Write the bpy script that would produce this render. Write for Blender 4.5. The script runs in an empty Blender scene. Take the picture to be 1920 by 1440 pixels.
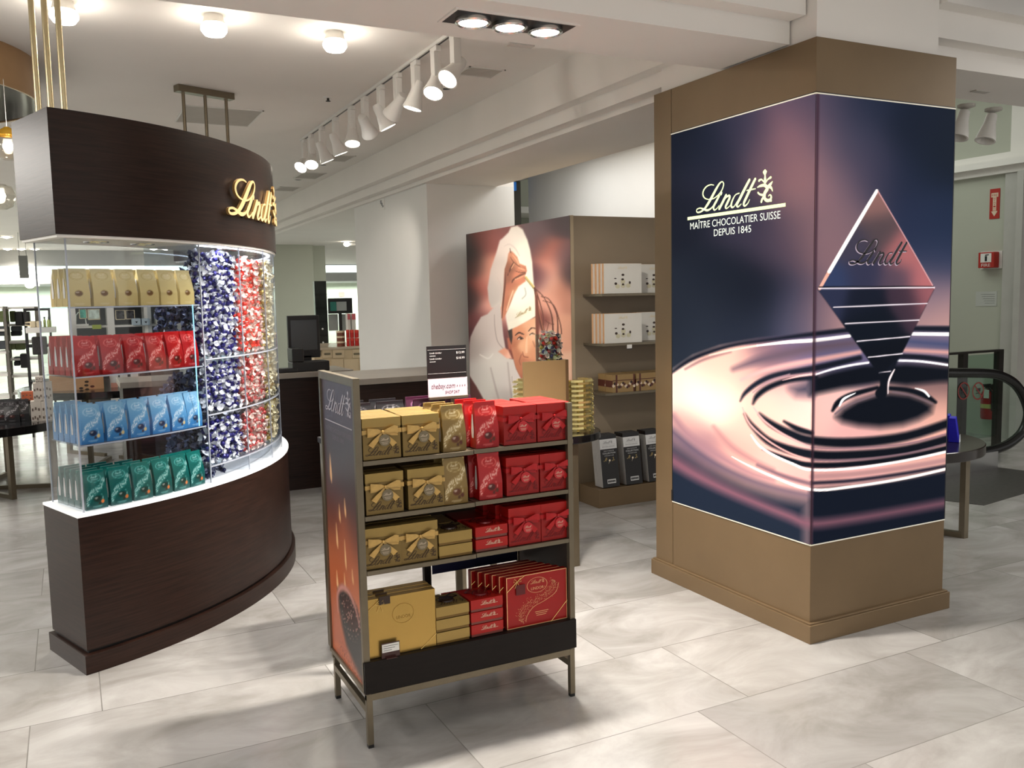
import bpy, bmesh, math, random
import numpy as np
from mathutils import Vector, Matrix, noise
random.seed(7)
PI = math.pi
S = bpy.context.scene
COL = S.collection

# ------------------------------------------------------------------ camera
# +Y runs away from the camera along the soffit, +X runs across to the right, z up, metres
FPX = 1650.0
EYE = np.array([0.0, 0.0, 1.6])
def _unit(v): v = np.array(v, float); return v/np.linalg.norm(v)
_A = np.array([_unit([3320, -228, FPX]), _unit([-840, -145, FPX]), -_unit([385, 16940, FPX])])
_U, _s, _V = np.linalg.svd(_A)
ROT = _U @ _V
def ray(x, y): return ROT @ np.array([x-960, y-720, FPX])
def PZ(x, y, z=0.0): d = ray(x, y); return EYE + d*((z-EYE[2])/d[2])
def PX(x, y, X): d = ray(x, y); return EYE + d*((X-EYE[0])/d[0])
def PY(x, y, Y): d = ray(x, y); return EYE + d*((Y-EYE[1])/d[1])
def to_px(P):
    c = (np.asarray(P, float)-EYE) @ ROT
    return 960+FPX*c[..., 0]/c[..., 2], 720+FPX*c[..., 1]/c[..., 2]
cam = bpy.data.cameras.new('camera'); camo = bpy.data.objects.new('camera', cam); COL.objects.link(camo)
M = Matrix.Identity(4)
for i in range(3):
    M[i][0] = ROT[i, 0]; M[i][1] = -ROT[i, 1]; M[i][2] = -ROT[i, 2]; M[i][3] = EYE[i]
camo.matrix_world = M
cam.sensor_width = 36; cam.lens = FPX/1920*36; cam.clip_start = 0.05; cam.clip_end = 200
S.camera = camo

# ------------------------------------------------------------------ world and view
S.view_settings.view_transform = 'Standard'; S.view_settings.look = 'None'
S.view_settings.gamma = 1.0; S.view_settings.use_curve_mapping = False
S.view_settings.exposure = 0.56
W = bpy.data.worlds.new('store_ambient'); S.world = W; W.use_nodes = True
W.node_tree.nodes['Background'].inputs[0].default_value = (1.0, 0.975, 0.95, 1)
W.node_tree.nodes['Background'].inputs[1].default_value = .5
S.cycles.max_bounces = 8; S.cycles.diffuse_bounces = 4; S.cycles.glossy_bounces = 3
S.cycles.transparent_max_bounces = 24; S.cycles.transmission_bounces = 4
S.cycles.caustics_reflective = False; S.cycles.caustics_refractive = False
S.cycles.sample_clamp_indirect = 6.0

HC = 3.09      # ceiling height
HB = 2.70      # underside of the beams
def area_light(name, loc, sx, sy, energy, color=(1, .95, .885), rot=(0, 0, 0)):
    l = bpy.data.lights.new(name, 'AREA'); l.shape = 'RECTANGLE'; l.size = sx; l.size_y = sy
    l.energy = energy; l.color = color
    o = bpy.data.objects.new(name, l); o.location = loc; o.rotation_euler = rot; COL.objects.link(o); return o
def spot_light(name, loc, target, energy, angle=80, blend=.6, radius=.05, color=(1, .95, .885), parent=None):
    l = bpy.data.lights.new(name, 'SPOT'); l.energy = energy; l.spot_size = math.radians(angle); l.spot_blend = blend
    l.shadow_soft_size = radius; l.color = color
    o = bpy.data.objects.new(name, l); COL.objects.link(o)
    d = Vector(target)-Vector(loc); q = d.to_track_quat('-Z', 'Y')
    o.rotation_euler = q.to_euler(); o.location = loc
    if parent is not None:
        o.parent = parent; o.location = Vector(loc)-parent.location
    return o
# area lights added as fill behind and beside the camera, without fixtures
area_light('added_fill_light', (0.6, -0.6, HC-.02), 2.6, 1.2, 26)
area_light('added_fill_light', (3.8, 0.4, HC-.02), 2.4, 1.2, 16)
area_light('added_fill_light', (-3.0, 3.6, HC-.02), 1.4, 2.8, 95)
# more added fill for the deeper parts of the store
area_light('added_fill_light', (-3.4, 9.5, HC-.02), 1.6, 5.0, 240)
area_light('added_fill_light', (-5.0, 17.5, HC-.02), 5.0, 3.5, 330, (.97, 1, .94))
area_light('added_fill_light', (6.4, 13.0, HB-.02), 2.0, 3.0, 110, (.95, 1, .93))
area_light('added_fill_light', (7.0, 7.0, 3.96), 2.0, 3.0, 26, (.94, 1, .92))
area_light('added_fill_light', (6.4, 2.6, HC-.02), 1.8, 1.4, 70, (1, .97, .9))
area_light('added_fill_light', (4.5, 7.2, HC-.02), .6, 2.6, 17, (1, .99, .97))  # added to brighten the niche wall
area_light('cove_wash_light', (0, 28.3, 2.12), 22, .4, 520, (.93, 1, .94))

# ------------------------------------------------------------------ helpers
def srgb(c):
    r = []
    for v in c[:3]:
        v = v/255.0
        r.append(v/12.92 if v <= .04045 else ((v+.055)/1.055)**2.4)
    return tuple(r)
def lin_arr(a):
    a = np.clip(a/255.0, 0, 1)
    return np.where(a <= .04045, a/12.92, ((a+.055)/1.055)**2.4)

MATS = {}
def mat(name, c=None, rough=.5, metal=0.0, emis=0.0, ecol=None, var=0.0, scale=8.0, stretch=(1, 1, 1), bump=0.0, alpha=None, coat=0.0, spec=None, attr=None):
    if name in MATS: return MATS[name]
    m = bpy.data.materials.new(name); m.use_nodes = True; nt = m.node_tree; b = nt.nodes['Principled BSDF']
    if c is not None:
        base = srgb(c); b.inputs['Base Color'].default_value = (*base, 1)
    b.inputs['Roughness'].default_value = rough; b.inputs['Metallic'].default_value = metal
    if coat: b.inputs['Coat Weight'].default_value = coat; b.inputs['Coat Roughness'].default_value = .08
    if spec is not None: b.inputs['Specular IOR Level'].default_value = spec
    if attr:
        a = nt.nodes.new('ShaderNodeAttribute'); a.attribute_name = attr
        nt.links.new(a.outputs['Color'], b.inputs['Base Color'])
        if emis:
            nt.links.new(a.outputs['Color'], b.inputs['Emission Color']); b.inputs['Emission Strength'].default_value = emis
    elif emis:
        b.inputs['Emission Color'].default_value = (*srgb(ecol or c), 1); b.inputs['Emission Strength'].default_value = emis
    if (var or bump) and not attr:
        tc = nt.nodes.new('ShaderNodeTexCoord'); mp = nt.nodes.new('ShaderNodeMapping'); mp.inputs['Scale'].default_value = stretch
        nz = nt.nodes.new('ShaderNodeTexNoise'); nz.inputs['Scale'].default_value = scale; nz.inputs['Detail'].default_value = 5
        nt.links.new(tc.outputs['Object'], mp.inputs[0]); nt.links.new(mp.outputs[0], nz.inputs[0])
        if var:
            rp = nt.nodes.new('ShaderNodeValToRGB'); rp.color_ramp.elements[0].position = .32; rp.color_ramp.elements[1].position = .68
            rp.color_ramp.elements[0].color = (*[v*(1-var) for v in base], 1); rp.color_ramp.elements[1].color = (*[min(1, v*(1+var)) for v in base], 1)
            nt.links.new(nz.outputs[0], rp.inputs[0]); nt.links.new(rp.outputs[0], b.inputs['Base Color'])
        if bump:
            bp = nt.nodes.new('ShaderNodeBump'); bp.inputs['Strength'].default_value = bump; bp.inputs['Distance'].default_value = .01
            nt.links.new(nz.outputs[0], bp.inputs['Height']); nt.links.new(bp.outputs[0], b.inputs['Normal'])
    MATS[name] = m; return m
def clear_mat(name, tint=(235, 240, 245), gloss=.10, rough=.03):
    # thin clear acrylic or glass: mostly transmitted, with a mirror-like share that grows at grazing angles
    if name in MATS: return MATS[name]
    m = bpy.data.materials.new(name); m.use_nodes = True; nt = m.node_tree; nt.nodes.clear()
    o = nt.nodes.new('ShaderNodeOutputMaterial'); t = nt.nodes.new('ShaderNodeBsdfTransparent'); g = nt.nodes.new('ShaderNodeBsdfGlossy')
    t.inputs[0].default_value = (*srgb(tint), 1); g.inputs['Roughness'].default_value = rough
    fr = nt.nodes.new('ShaderNodeLayerWeight'); fr.inputs[0].default_value = .5
    pw = nt.nodes.new('ShaderNodeMath'); pw.operation = 'POWER'; pw.inputs[1].default_value = 4.5
    ad = nt.nodes.new('ShaderNodeMath'); ad.operation = 'MULTIPLY_ADD'; ad.inputs[1].default_value = .7; ad.inputs[2].default_value = gloss*.5
    mx = nt.nodes.new('ShaderNodeMixShader')
    nt.links.new(fr.outputs['Facing'], pw.inputs[0]); nt.links.new(pw.outputs[0], ad.inputs[0]); nt.links.new(ad.outputs[0], mx.inputs[0])
    nt.links.new(t.outputs[0], mx.inputs[1]); nt.links.new(g.outputs[0], mx.inputs[2]); nt.links.new(mx.outputs[0], o.inputs[0])
    MATS[name] = m; return m

class MB:
    def __init__(s): s.v = []; s.f = []; s.m = []
    def add(s, vs, fs, m=0):
        o = len(s.v); s.v += [tuple(map(float, p)) for p in vs]; s.f += [tuple(i+o for i in f) for f in fs]; s.m += [m]*len(fs); return s
    def box(s, a, b, m=0):
        x0, y0, z0 = [min(p, q) for p, q in zip(a, b)]; x1, y1, z1 = [max(p, q) for p, q in zip(a, b)]
        return s.add([(x0, y0, z0), (x1, y0, z0), (x1, y1, z0), (x0, y1, z0), (x0, y0, z1), (x1, y0, z1), (x1, y1, z1), (x0, y1, z1)],
                     [(0, 3, 2, 1), (4, 5, 6, 7), (0, 1, 5, 4), (1, 2, 6, 5), (2, 3, 7, 6), (3, 0, 4, 7)], m)
    def cbox(s, c, d, m=0): return s.box([c[i]-d[i]/2 for i in range(3)], [c[i]+d[i]/2 for i in range(3)], m)
    def prism(s, poly, z0, z1, m=0, fn=None):
        n = len(poly); vs = [(p[0], p[1], z0) for p in poly]+[(p[0], p[1], z1) for p in poly]
        if fn: vs = [fn(*p) for p in vs]
        return s.add(vs, [tuple(range(n))[::-1], tuple(range(n, 2*n))]+[(i, (i+1) % n, n+(i+1) % n, n+i) for i in range(n)], m)
    def tube(s, pts, r, n=10, m=0, caps=True):
        pts = [Vector(p) for p in pts]; rs = r if isinstance(r, (list, tuple)) else [r]*len(pts)
        vs = []; k = len(pts); up = None
        for i, p in enumerate(pts):
            t = (pts[min(i+1, k-1)]-pts[max(i-1, 0)]).normalized()
            if up is None: up = Vector((0, 0, 1)) if abs(t.z) < .9 else Vector((1, 0, 0))
            a = t.cross(up).normalized(); b = a.cross(t).normalized(); up = b
            for j in range(n):
                w = 2*PI*j/n; vs.append(p+(a*math.cos(w)+b*math.sin(w))*rs[i])
        fs = [(i*n+j, i*n+(j+1) % n, (i+1)*n+(j+1) % n, (i+1)*n+j) for i in range(k-1) for j in range(n)]
        if caps: fs += [tuple(range(n))[::-1], tuple(range((k-1)*n, k*n))]
        return s.add(vs, fs, m)
    def lathe(s, prof, n=24, m=0, c=(0, 0, 0), close=True):
        vs = []; k = len(prof)
        for r, z in prof:
            for j in range(n): w = 2*PI*j/n; vs.append((c[0]+r*math.cos(w), c[1]+r*math.sin(w), c[2]+z))
        fs = [(i*n+j, i*n+(j+1) % n, (i+1)*n+(j+1) % n, (i+1)*n+j) for i in range(k-1) for j in range(n)]
        if close: fs += [tuple(range(n))[::-1], tuple(range((k-1)*n, k*n))]
        return s.add(vs, fs, m)
    def ball(s, c, r, n=10, k=6, m=0, sc=(1, 1, 1)):
        vs = [(c[0], c[1], c[2]-r*sc[2])]
        for i in range(1, k):
            a = -PI/2+PI*i/k
            for j in range(n): w = 2*PI*j/n; vs.append((c[0]+r*sc[0]*math.cos(a)*math.cos(w), c[1]+r*sc[1]*math.cos(a)*math.sin(w), c[2]+r*sc[2]*math.sin(a)))
        vs.append((c[0], c[1], c[2]+r*sc[2])); L = len(vs)-1
        fs = [(0, 1+(j+1) % n, 1+j) for j in range(n)]
        for i in range(k-2): fs += [(1+i*n+j, 1+i*n+(j+1) % n, 1+(i+1)*n+(j+1) % n, 1+(i+1)*n+j) for j in range(n)]
        fs += [(L, 1+(k-2)*n+j, 1+(k-2)*n+(j+1) % n) for j in range(n)]
        return s.add(vs, fs, m)
    def arc(s, c, rf0, rf1, t0, t1, z0, z1, n=48, m=0):
        # curved wall: radii may be functions of the angle in degrees
        f0 = rf0 if callable(rf0) else (lambda t: rf0); f1 = rf1 if callable(rf1) else (lambda t: rf1)
        vs = []
        for i in range(n+1):
            t = t0+(t1-t0)*i/n; a = math.radians(t)
            for r, z in ((f0(t), z0), (f1(t), z0), (f1(t), z1), (f0(t), z1)): vs.append((c[0]+r*math.cos(a), c[1]+r*math.sin(a), z))
        fs = [(4*i+j, 4*i+(j+1) % 4, 4*(i+1)+(j+1) % 4, 4*(i+1)+j) for i in range(n) for j in range(4)]
        fs += [(3, 2, 1, 0), (4*n, 4*n+1, 4*n+2, 4*n+3)]
        return s.add(vs, fs, m)
    def xf(s, mtx, start=0):
        for i in range(start, len(s.v)): s.v[i] = tuple(mtx @ Vector(s.v[i]))
        return s
    def mesh(s, name, mats):
        me = bpy.data.meshes.new(name); me.from_pydata(s.v, [], s.f)
        for m in (mats if isinstance(mats, (list, tuple)) else [mats]): me.materials.append(m)
        if any(s.m): me.polygons.foreach_set('material_index', s.m)
        return me
def link(name, me, parent=None, smooth=False, bevel=0, fix=True):
    if fix:
        bm = bmesh.new(); bm.from_mesh(me); bmesh.ops.recalc_face_normals(bm, faces=bm.faces); bm.to_mesh(me); bm.free()
    if smooth:
        me.polygons.foreach_set('use_smooth', [True]*len(me.polygons))
        try: me.set_sharp_from_angle(angle=math.radians(38))
        except Exception: pass
    o = bpy.data.objects.new(name, me); COL.objects.link(o)
    if parent is not None: o.parent = parent
    if bevel:
        b = o.modifiers.new('bevel', 'BEVEL'); b.width = bevel; b.segments = 2; b.limit_method = 'ANGLE'; b.angle_limit = math.radians(40)
    return o
def part(name, mb, mats, parent=None, label=None, smooth=False, bevel=0, fix=True, stuff=False):
    o = link(name, mb.mesh(name, mats), parent, smooth, bevel, fix)
    if label: o['label'] = label
    if stuff: o['kind'] = 'stuff'
    return o
def struct(name, mb, mats, smooth=False, bevel=0):
    o = part(name, mb, mats, None, None, smooth, bevel); o['kind'] = 'structure'; return o
def tag(o, label, cat, group=None, kind=None):
    o['label'] = label; o['category'] = cat
    if group: o['group'] = group
    if kind: o['kind'] = kind
    return o
def thing(name, label, cat, loc=(0, 0, 0), rz=0.0, group=None):
    o = bpy.data.objects.new(name, None); COL.objects.link(o); o.empty_display_size = .1
    o.location = loc; o.rotation_euler = (0, 0, rz); return tag(o, label, cat, group)
def dup(root, loc, rz=0.0, label=None, group=None, rot=None):
    r = root.copy(); COL.objects.link(r); r.location = loc; r.rotation_euler = rot if rot else (0, 0, rz)
    if label: r['label'] = label
    if group: r['group'] = group
    for ch in list(root.children):
        c = ch.copy(); COL.objects.link(c); c.parent = r
        for g in list(ch.children):
            d = g.copy(); COL.objects.link(d); d.parent = c
    return r

# smooth curve through points carrying extra values (width, ...)
def smooth_path(P, k=6, closed=False):
    P = np.array(P, float); n = len(P); out = []
    rng = range(n if closed else n-1)
    for i in rng:
        if closed: p0, p1, p2, p3 = P[(i-1) % n], P[i], P[(i+1) % n], P[(i+2) % n]
        else: p0, p1, p2, p3 = P[max(i-1, 0)], P[i], P[i+1], P[min(i+2, n-1)]
        for j in range(k):
            t = j/k; out.append(.5*((2*p1)+(-p0+p2)*t+(2*p0-5*p1+4*p2-p3)*t*t+(-p0+3*p1-3*p2+p3)*t**3))
    if not closed: out.append(P[-1])
    return np.array(out)

# script logo: pen strokes (x, y, pen width), read off the lettering on the pillar's left panel
_LG = {
 'word': [
  [(535,425,10),(480,418,14),(410,450,18),(360,520,22),(352,590,22),(385,645,16),(450,665,12),(530,650,13),(610,590,16),(670,510,20),(700,420,20),(692,378,16),(668,368,16),(630,400,26),(580,480,36),(520,590,40),(460,700,40),(410,780,34),(370,830,26),(320,870,22),(270,885,18),(245,870,16),(250,835,15),(300,812,16),(350,825,22),(400,845,28),(440,845,26),(490,815,20),(530,765,12)],
  [(628,600,32),(575,700,36),(530,790,34),(545,845,20),(590,815,12),(625,765,8)],
  [(668,548,30),(656,575,32),(654,578,30)],
  [(745,588,36),(695,690,40),(625,828,38)],
  [(672,735,12),(735,640,18),(790,602,30),(803,635,36),(765,720,38),(733,790,32),(750,818,18),(795,785,12),(825,750,8)],
  [(965,560,16),(900,590,16),(850,680,26),(828,760,32),(842,798,26),(882,780,16),(930,700,14)],
  [(1140,330,40),(1060,480,44),(980,640,44),(925,750,38),(945,790,22),(1000,740,10)],
  [(1237,315,40),(1170,450,44),(1090,620,44),(1040,735,38),(1060,775,24),(1110,730,16),(1140,665,10)],
  [(1090,515,14),(1165,500,18),(1240,485,15)]],
 'crest': [
  [(1400,165,24),(1398,195,78),(1398,225,60),(1400,262,26),(1400,330,46),(1402,395,36)],
  [(1295,352,34),(1340,330,22),(1392,382,22)],
  [(1500,292,38),(1450,325,22),(1408,382,22)],
  [(1270,462,14),(1325,436,34),(1395,428,44),(1440,480,54),(1395,560,56),(1392,640,46),(1430,682,46),(1488,672,42),(1504,612,28),(1478,588,18),(1455,612,12)],
  [(1425,470,30),(1480,425,50),(1526,362,12)],
  [(1470,450,40),(1505,470,34),(1528,528,12)],
  [(1278,548,26),(1310,578,26),(1360,592,34)],
  [(1336,712,36),(1352,660,34),(1385,620,40)],
  [(1506,690,34),(1480,670,30)]]}
def _lg_uv(x, y):
    p = PX(1280+x/9.0, 300+y/9.0, 2.945); return 3.766-p[1], p[2]-1.995
LOGO = {}
for k_, strokes in _LG.items():
    LOGO[k_] = []
    for st in strokes:
        o_ = []
        for (x, y, w) in st:
            u, v = _lg_uv(x, y); u2, v2 = _lg_uv(x+10, y); o_.append((u, v, w*abs(u2-u)/10*.86))
        LOGO[k_].append(smooth_path(o_, 5))
LOGO_U0, LOGO_W, LOGO_V0, LOGO_H = .07, .444, .0, .16   # the word spans u .07..+.444
def stroke_outline(path):
    # left and right border of one pen stroke
    P = np.array(path); t = np.gradient(P[:, :2], axis=0); t /= np.linalg.norm(t, axis=1)[:, None]+1e-9
    nrm = np.c_[-t[:, 1], t[:, 0]]; w = P[:, 2:3]/2
    L = P[:, :2]+nrm*w; R = P[:, :2]-nrm*w
    a = P[0, :2]-t[0]*w[0]*.8; b = P[-1, :2]+t[-1]*w[-1]*.8
    return L, R, a, b
def add_logo(mb, fn, scale=1.0, thick=0.0, m=0, crest=True, du=0.0, dv=0.0, side_m=None, pen=1.0):
    """fn(u, v, d): surface point, u to the right, v up, d out of the surface"""
    kinds = ['word']+(['crest'] if crest else [])
    q = 0
    for kd in kinds:
        for path in LOGO[kd]:
            L, R, a, b = stroke_outline(np.c_[path[:, :2], path[:, 2]*pen]); q += 1
            e = q*2e-5
            n = len(L); top = []
            pts = [a]+[x for x in L]+[b]+[x for x in R[::-1]]
            vs = [fn((p[0]-LOGO_U0)*scale+du, p[1]*scale+dv, thick+e) for p in L]+[fn((p[0]-LOGO_U0)*scale+du, p[1]*scale+dv, thick+e) for p in R]+\
                 [fn((a[0]-LOGO_U0)*scale+du, a[1]*scale+dv, thick+e), fn((b[0]-LOGO_U0)*scale+du, b[1]*scale+dv, thick+e)]
            fs = [(i, i+1, n+i+1, n+i) for i in range(n-1)]+[(0, n, 2*n), (n-1, 2*n-1, 2*n+1)]
            mb.add(vs, fs, m)
            if thick:
                sm = m if side_m is None else side_m
                ring = list(L)+[b]+list(R[::-1])+[a]; k = len(ring)
                vs = [fn((p[0]-LOGO_U0)*scale+du, p[1]*scale+dv, thick) for p in ring]+[fn((p[0]-LOGO_U0)*scale+du, p[1]*scale+dv, 0) for p in ring]
                mb.add(vs, [(i, (i+1) % k, k+(i+1) % k, k+i) for i in range(k)], sm)
    return mb
_TXT = {}
def text_shape(s, extrude=0.0):
    if s in _TXT: return _TXT[s]
    cu = bpy.data.curves.new('t', 'FONT'); cu.body = s; cu.size = 1.0; cu.resolution_u = 3; cu.fill_mode = 'FRONT'
    ob = bpy.data.objects.new('t', cu); COL.objects.link(ob); bpy.context.view_layer.update()
    dg = bpy.context.evaluated_depsgraph_get(); me = bpy.data.meshes.new_from_object(ob.evaluated_get(dg))
    vs = [(v.co.x, v.co.y) for v in me.vertices]; fs = [tuple(p.vertices) for p in me.polygons]
    bpy.data.objects.remove(ob); bpy.data.meshes.remove(me); bpy.data.curves.remove(cu)
    x0 = min(v[0] for v in vs); x1 = max(v[0] for v in vs); y1 = max(v[1] for v in vs)
    _TXT[s] = (vs, fs, x0, x1, y1); return _TXT[s]
def add_text(mb, s, fn, u, v, width, height, m=0, shear=0.0, d=0.0):
    """text fitted into width x height (cap height), lower-left at u, v"""
    vs, fs, x0, x1, y1 = text_shape(s)
    k = width/(x1-x0); h = height/.73
    return mb.add([fn(u+(x-x0)*k+shear*y*h, v+y*h, d) for x, y in vs], fs, m)

# ------------------------------------------------------------------ painter for printed artwork
def ink_rbf(X, Y, pts, s=60.0):
    num = np.zeros(X.shape+(3,)); den = np.zeros(X.shape)+1e-12
    for p in pts:
        d2 = ((X-p[0])**2+(Y-p[1])**2)/(s*s); w = np.exp(-d2/1.5)+np.exp(-np.sqrt(d2+.2)*3.2)*.3
        num += w[..., None]*np.array(p[2:5], float); den += w
    return num/den[..., None]
def over(img, col, a): return img*(1-a[..., None])+np.array(col, float)*a[..., None]
def ink_poly(X, Y, poly, soft=1.0):
    P = np.array(poly, float); inside = np.zeros(X.shape, bool); dist = np.full(X.shape, 1e9); n = len(P)
    for i in range(n):
        x0, y0 = P[i]; x1, y1 = P[(i+1) % n]
        c = ((y0 > Y) != (y1 > Y)) & (X < (x1-x0)*(Y-y0)/((y1-y0) if y1 != y0 else 1e-9)+x0); inside ^= c
        dx, dy = x1-x0, y1-y0; t = np.clip(((X-x0)*dx+(Y-y0)*dy)/(dx*dx+dy*dy+1e-9), 0, 1)
        dist = np.minimum(dist, np.hypot(X-x0-t*dx, Y-y0-t*dy))
    sd = np.where(inside, dist, -dist); return np.clip(sd/soft*.5+.5, 0, 1)
def ink_stroke(X, Y, pts, soft=1.0, k=5):
    """pts: (x, y, width) -> coverage"""
    P = smooth_path(pts, k); best = np.full(X.shape, 1e9)
    for i in range(len(P)-1):
        x0, y0, w0 = P[i]; x1, y1, w1 = P[i+1]; dx, dy = x1-x0, y1-y0
        t = np.clip(((X-x0)*dx+(Y-y0)*dy)/(dx*dx+dy*dy+1e-9), 0, 1)
        best = np.minimum(best, np.hypot(X-x0-t*dx, Y-y0-t*dy)-(w0+(w1-w0)*t)/2)
    return np.clip(.5-best/soft, 0, 1)
def painted_grid(name, P00, PU, PV, nu, nv, paint, material, parent, label=None):
    """flat printed sheet: P00 + u*PU + v*PV, colours from paint(P)"""
    u = np.linspace(0, 1, nu+1); v = np.linspace(0, 1, nv+1); U, Vv = np.meshgrid(u, v)
    P = np.array(P00)[None, None]+U[..., None]*np.array(PU)+Vv[..., None]*np.array(PV)
    col = lin_arr(paint(P, U, Vv)).reshape(-1, 3)
    me = bpy.data.meshes.new(name)
    idx = np.arange((nu+1)*(nv+1)).reshape(nv+1, nu+1)
    q = np.stack([idx[:-1, :-1], idx[:-1, 1:], idx[1:, 1:], idx[1:, :-1]], -1).reshape(-1, 4)
    me.from_pydata(P.reshape(-1, 3).tolist(), [], q.tolist())
    ca = me.color_attributes.new('ink', 'FLOAT_COLOR', 'POINT')
    ca.data.foreach_set('color', np.c_[col, np.ones(len(col))].astype(np.float32).ravel())
    me.materials.append(material)
    o = link(name, me, parent, fix=False)
    if label: o['label'] = label
    return o

# ------------------------------------------------------------------ materials of the place
def floor_mat():
    m = bpy.data.materials.new('floor_tiles'); m.use_nodes = True; nt = m.node_tree; b = nt.nodes['Principled BSDF']; N = nt.nodes.new; K = nt.links.new
    g = N('ShaderNodeNewGeometry'); mp = N('ShaderNodeMapping'); mp.inputs['Location'].default_value = (-1.176+11.5, -3.172+11.5, 0)
    br = N('ShaderNodeTexBrick'); br.offset = .22; br.offset_frequency = 2
    br.inputs['Scale'].default_value = 1; br.inputs['Mortar Size'].default_value = .0022; br.inputs['Mortar Smooth'].default_value = .1
    br.inputs['Brick Width'].default_value = 1.15; br.inputs['Row Height'].default_value = .575
    br.inputs['Color1'].default_value = (*srgb((166, 165, 164)), 1); br.inputs['Color2'].default_value = (*srgb((186, 185, 184)), 1); br.inputs['Mortar'].default_value = (*srgb((134, 132, 130)), 1)
    K(g.outputs['Position'], mp.inputs[0]); K(mp.outputs[0], br.inputs['Vector'])
    # cloudy marble figure, stretched and turned, shifted tile by tile through the brick tone
    mp2 = N('ShaderNodeMapping'); mp2.inputs['Scale'].default_value = (1.3, 2.2, 1); mp2.inputs['Rotation'].default_value = (0, 0, .5)
    ad = N('ShaderNodeVectorMath'); ad.operation = 'MULTIPLY_ADD'; ad.inputs[1].default_value = (40, 40, 40)
    K(br.outputs['Color'], ad.inputs[0]); K(g.outputs['Position'], ad.inputs[2]); K(ad.outputs[0], mp2.inputs[0])
    n1 = N('ShaderNodeTexNoise'); n1.inputs['Scale'].default_value = 1.5; n1.inputs['Detail'].default_value = 9; n1.inputs['Roughness'].default_value = .62; n1.inputs['Distortion'].default_value = .8
    K(mp2.outputs[0], n1.inputs[0])
    rp = N('ShaderNodeValToRGB'); rp.color_ramp.elements[0].position = .3; rp.color_ramp.elements[1].position = .66
    rp.color_ramp.elements[0].color = (*srgb((188, 184, 178)), 1); rp.color_ramp.elements[1].color = (1, .99, .98, 1)
    K(n1.outputs[0], rp.inputs[0])
    mx = N('ShaderNodeMix'); mx.data_type = 'RGBA'; mx.blend_type = 'MULTIPLY'; mx.inputs[0].default_value = .8
    K(br.outputs['Color'], mx.inputs[6]); K(rp.outputs[0], mx.inputs[7]); K(mx.outputs[2], b.inputs['Base Color'])
    rr = N('ShaderNodeMapRange'); rr.inputs[3].default_value = .10; rr.inputs[4].default_value = .26; K(n1.outputs[0], rr.inputs[0]); K(rr.outputs[0], b.inputs['Roughness'])
    bp = N('ShaderNodeBump'); bp.inputs['Strength'].default_value = .05; bp.inputs['Distance'].default_value = .004; K(n1.outputs[0], bp.inputs['Height']); K(bp.outputs[0], b.inputs['Normal'])
    b.inputs['Specular IOR Level'].default_value = .5
    return m
M_FLOOR = floor_mat()
M_CEIL = mat('ceiling_paint', (240, 236, 230), .85, var=.015, scale=2)
M_WALL = mat('wall_paint', (232, 231, 227), .8, var=.02, scale=1.5)
M_GWALL = mat('pale_green_wall_paint', (184, 186, 172), .8, var=.02, scale=1.5)
M_BRONZE = mat('bronze_paint', (124, 103, 76), .45, .35, var=.05, scale=3, bump=.02)
M_BRONZE2 = mat('brushed_bronze_metal', (122, 112, 94), .38, .7, var=.05, scale=20)
M_WENGE = mat('wenge_veneer', (40, 24, 18), .38, var=.4, scale=9, stretch=(.6, .6, 14), bump=.02, spec=.28)
M_BLACK = mat('black_plastic', (22, 22, 24), .4, var=.1)
M_DARK = mat('dark_metal', (48, 44, 40), .45, .5, var=.1)
M_WHITE = mat('white_enamel', (232, 230, 225), .45, var=.02)
M_LAMP = mat('lamp_glow', (255, 246, 230), .5, emis=14.0, ecol=(255, 244, 225))
M_INK = mat('printed_ink', None, .55, attr='ink')
M_BACKLIT = mat('backlit_fabric_print', None, .7, attr='ink', emis=.50, spec=.06)
M_CHROME = mat('brushed_steel', (190, 190, 188), .25, 1.0, var=.03)
M_GLASS = clear_mat('clear_glass', (225, 238, 232), .08)
M_ACRYL = clear_mat('clear_acrylic', (246, 248, 250), .055)
M_GLOBE = clear_mat('clear_globe_glass', (246, 244, 238), .16)
M_ACRYL_EDGE = mat('acrylic_edge', (168, 174, 186), .15, var=.02)

# ------------------------------------------------------------------ the room
struct('floor', MB().box((-14, -3, -.1), (13, 31, 0)), M_FLOOR)
c = MB(); c.box((-14, -3, HC), (5.3, 26, HC+.1)); c.box((3.9, -3, HC), (13, 3.1, HC+.1)); c.box((5.3, 3.1, 4.0), (13, 11, 4.1)); c.box((5.3, 11, HC), (13, 26, HC+.1))
struct('ceiling', c, M_CEIL)
# cross soffit with stepped cornice on the camera side
z1 = 2.80; y1 = 2.96; z2 = 2.93; y2 = 2.87
def cross(x0, x1):
    m = MB(); prof = [(3.055, HB), (3.52, HB), (3.52, HC), (y2, HC), (y2, z2), (y1, z2), (y1, z1), (3.055, z1)]
    n = len(prof); vs = [(x0, y, z) for y, z in prof]+[(x1, y, z) for y, z in prof]
    return m.add(vs, [tuple(range(n)), tuple(range(n, 2*n))[::-1]]+[(i, (i+1) % n, n+(i+1) % n, n+i) for i in range(n)])
struct('trim_1', cross(-14, 2.955), M_CEIL); struct('trim_2', cross(3.75, 13), M_CEIL)
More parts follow.
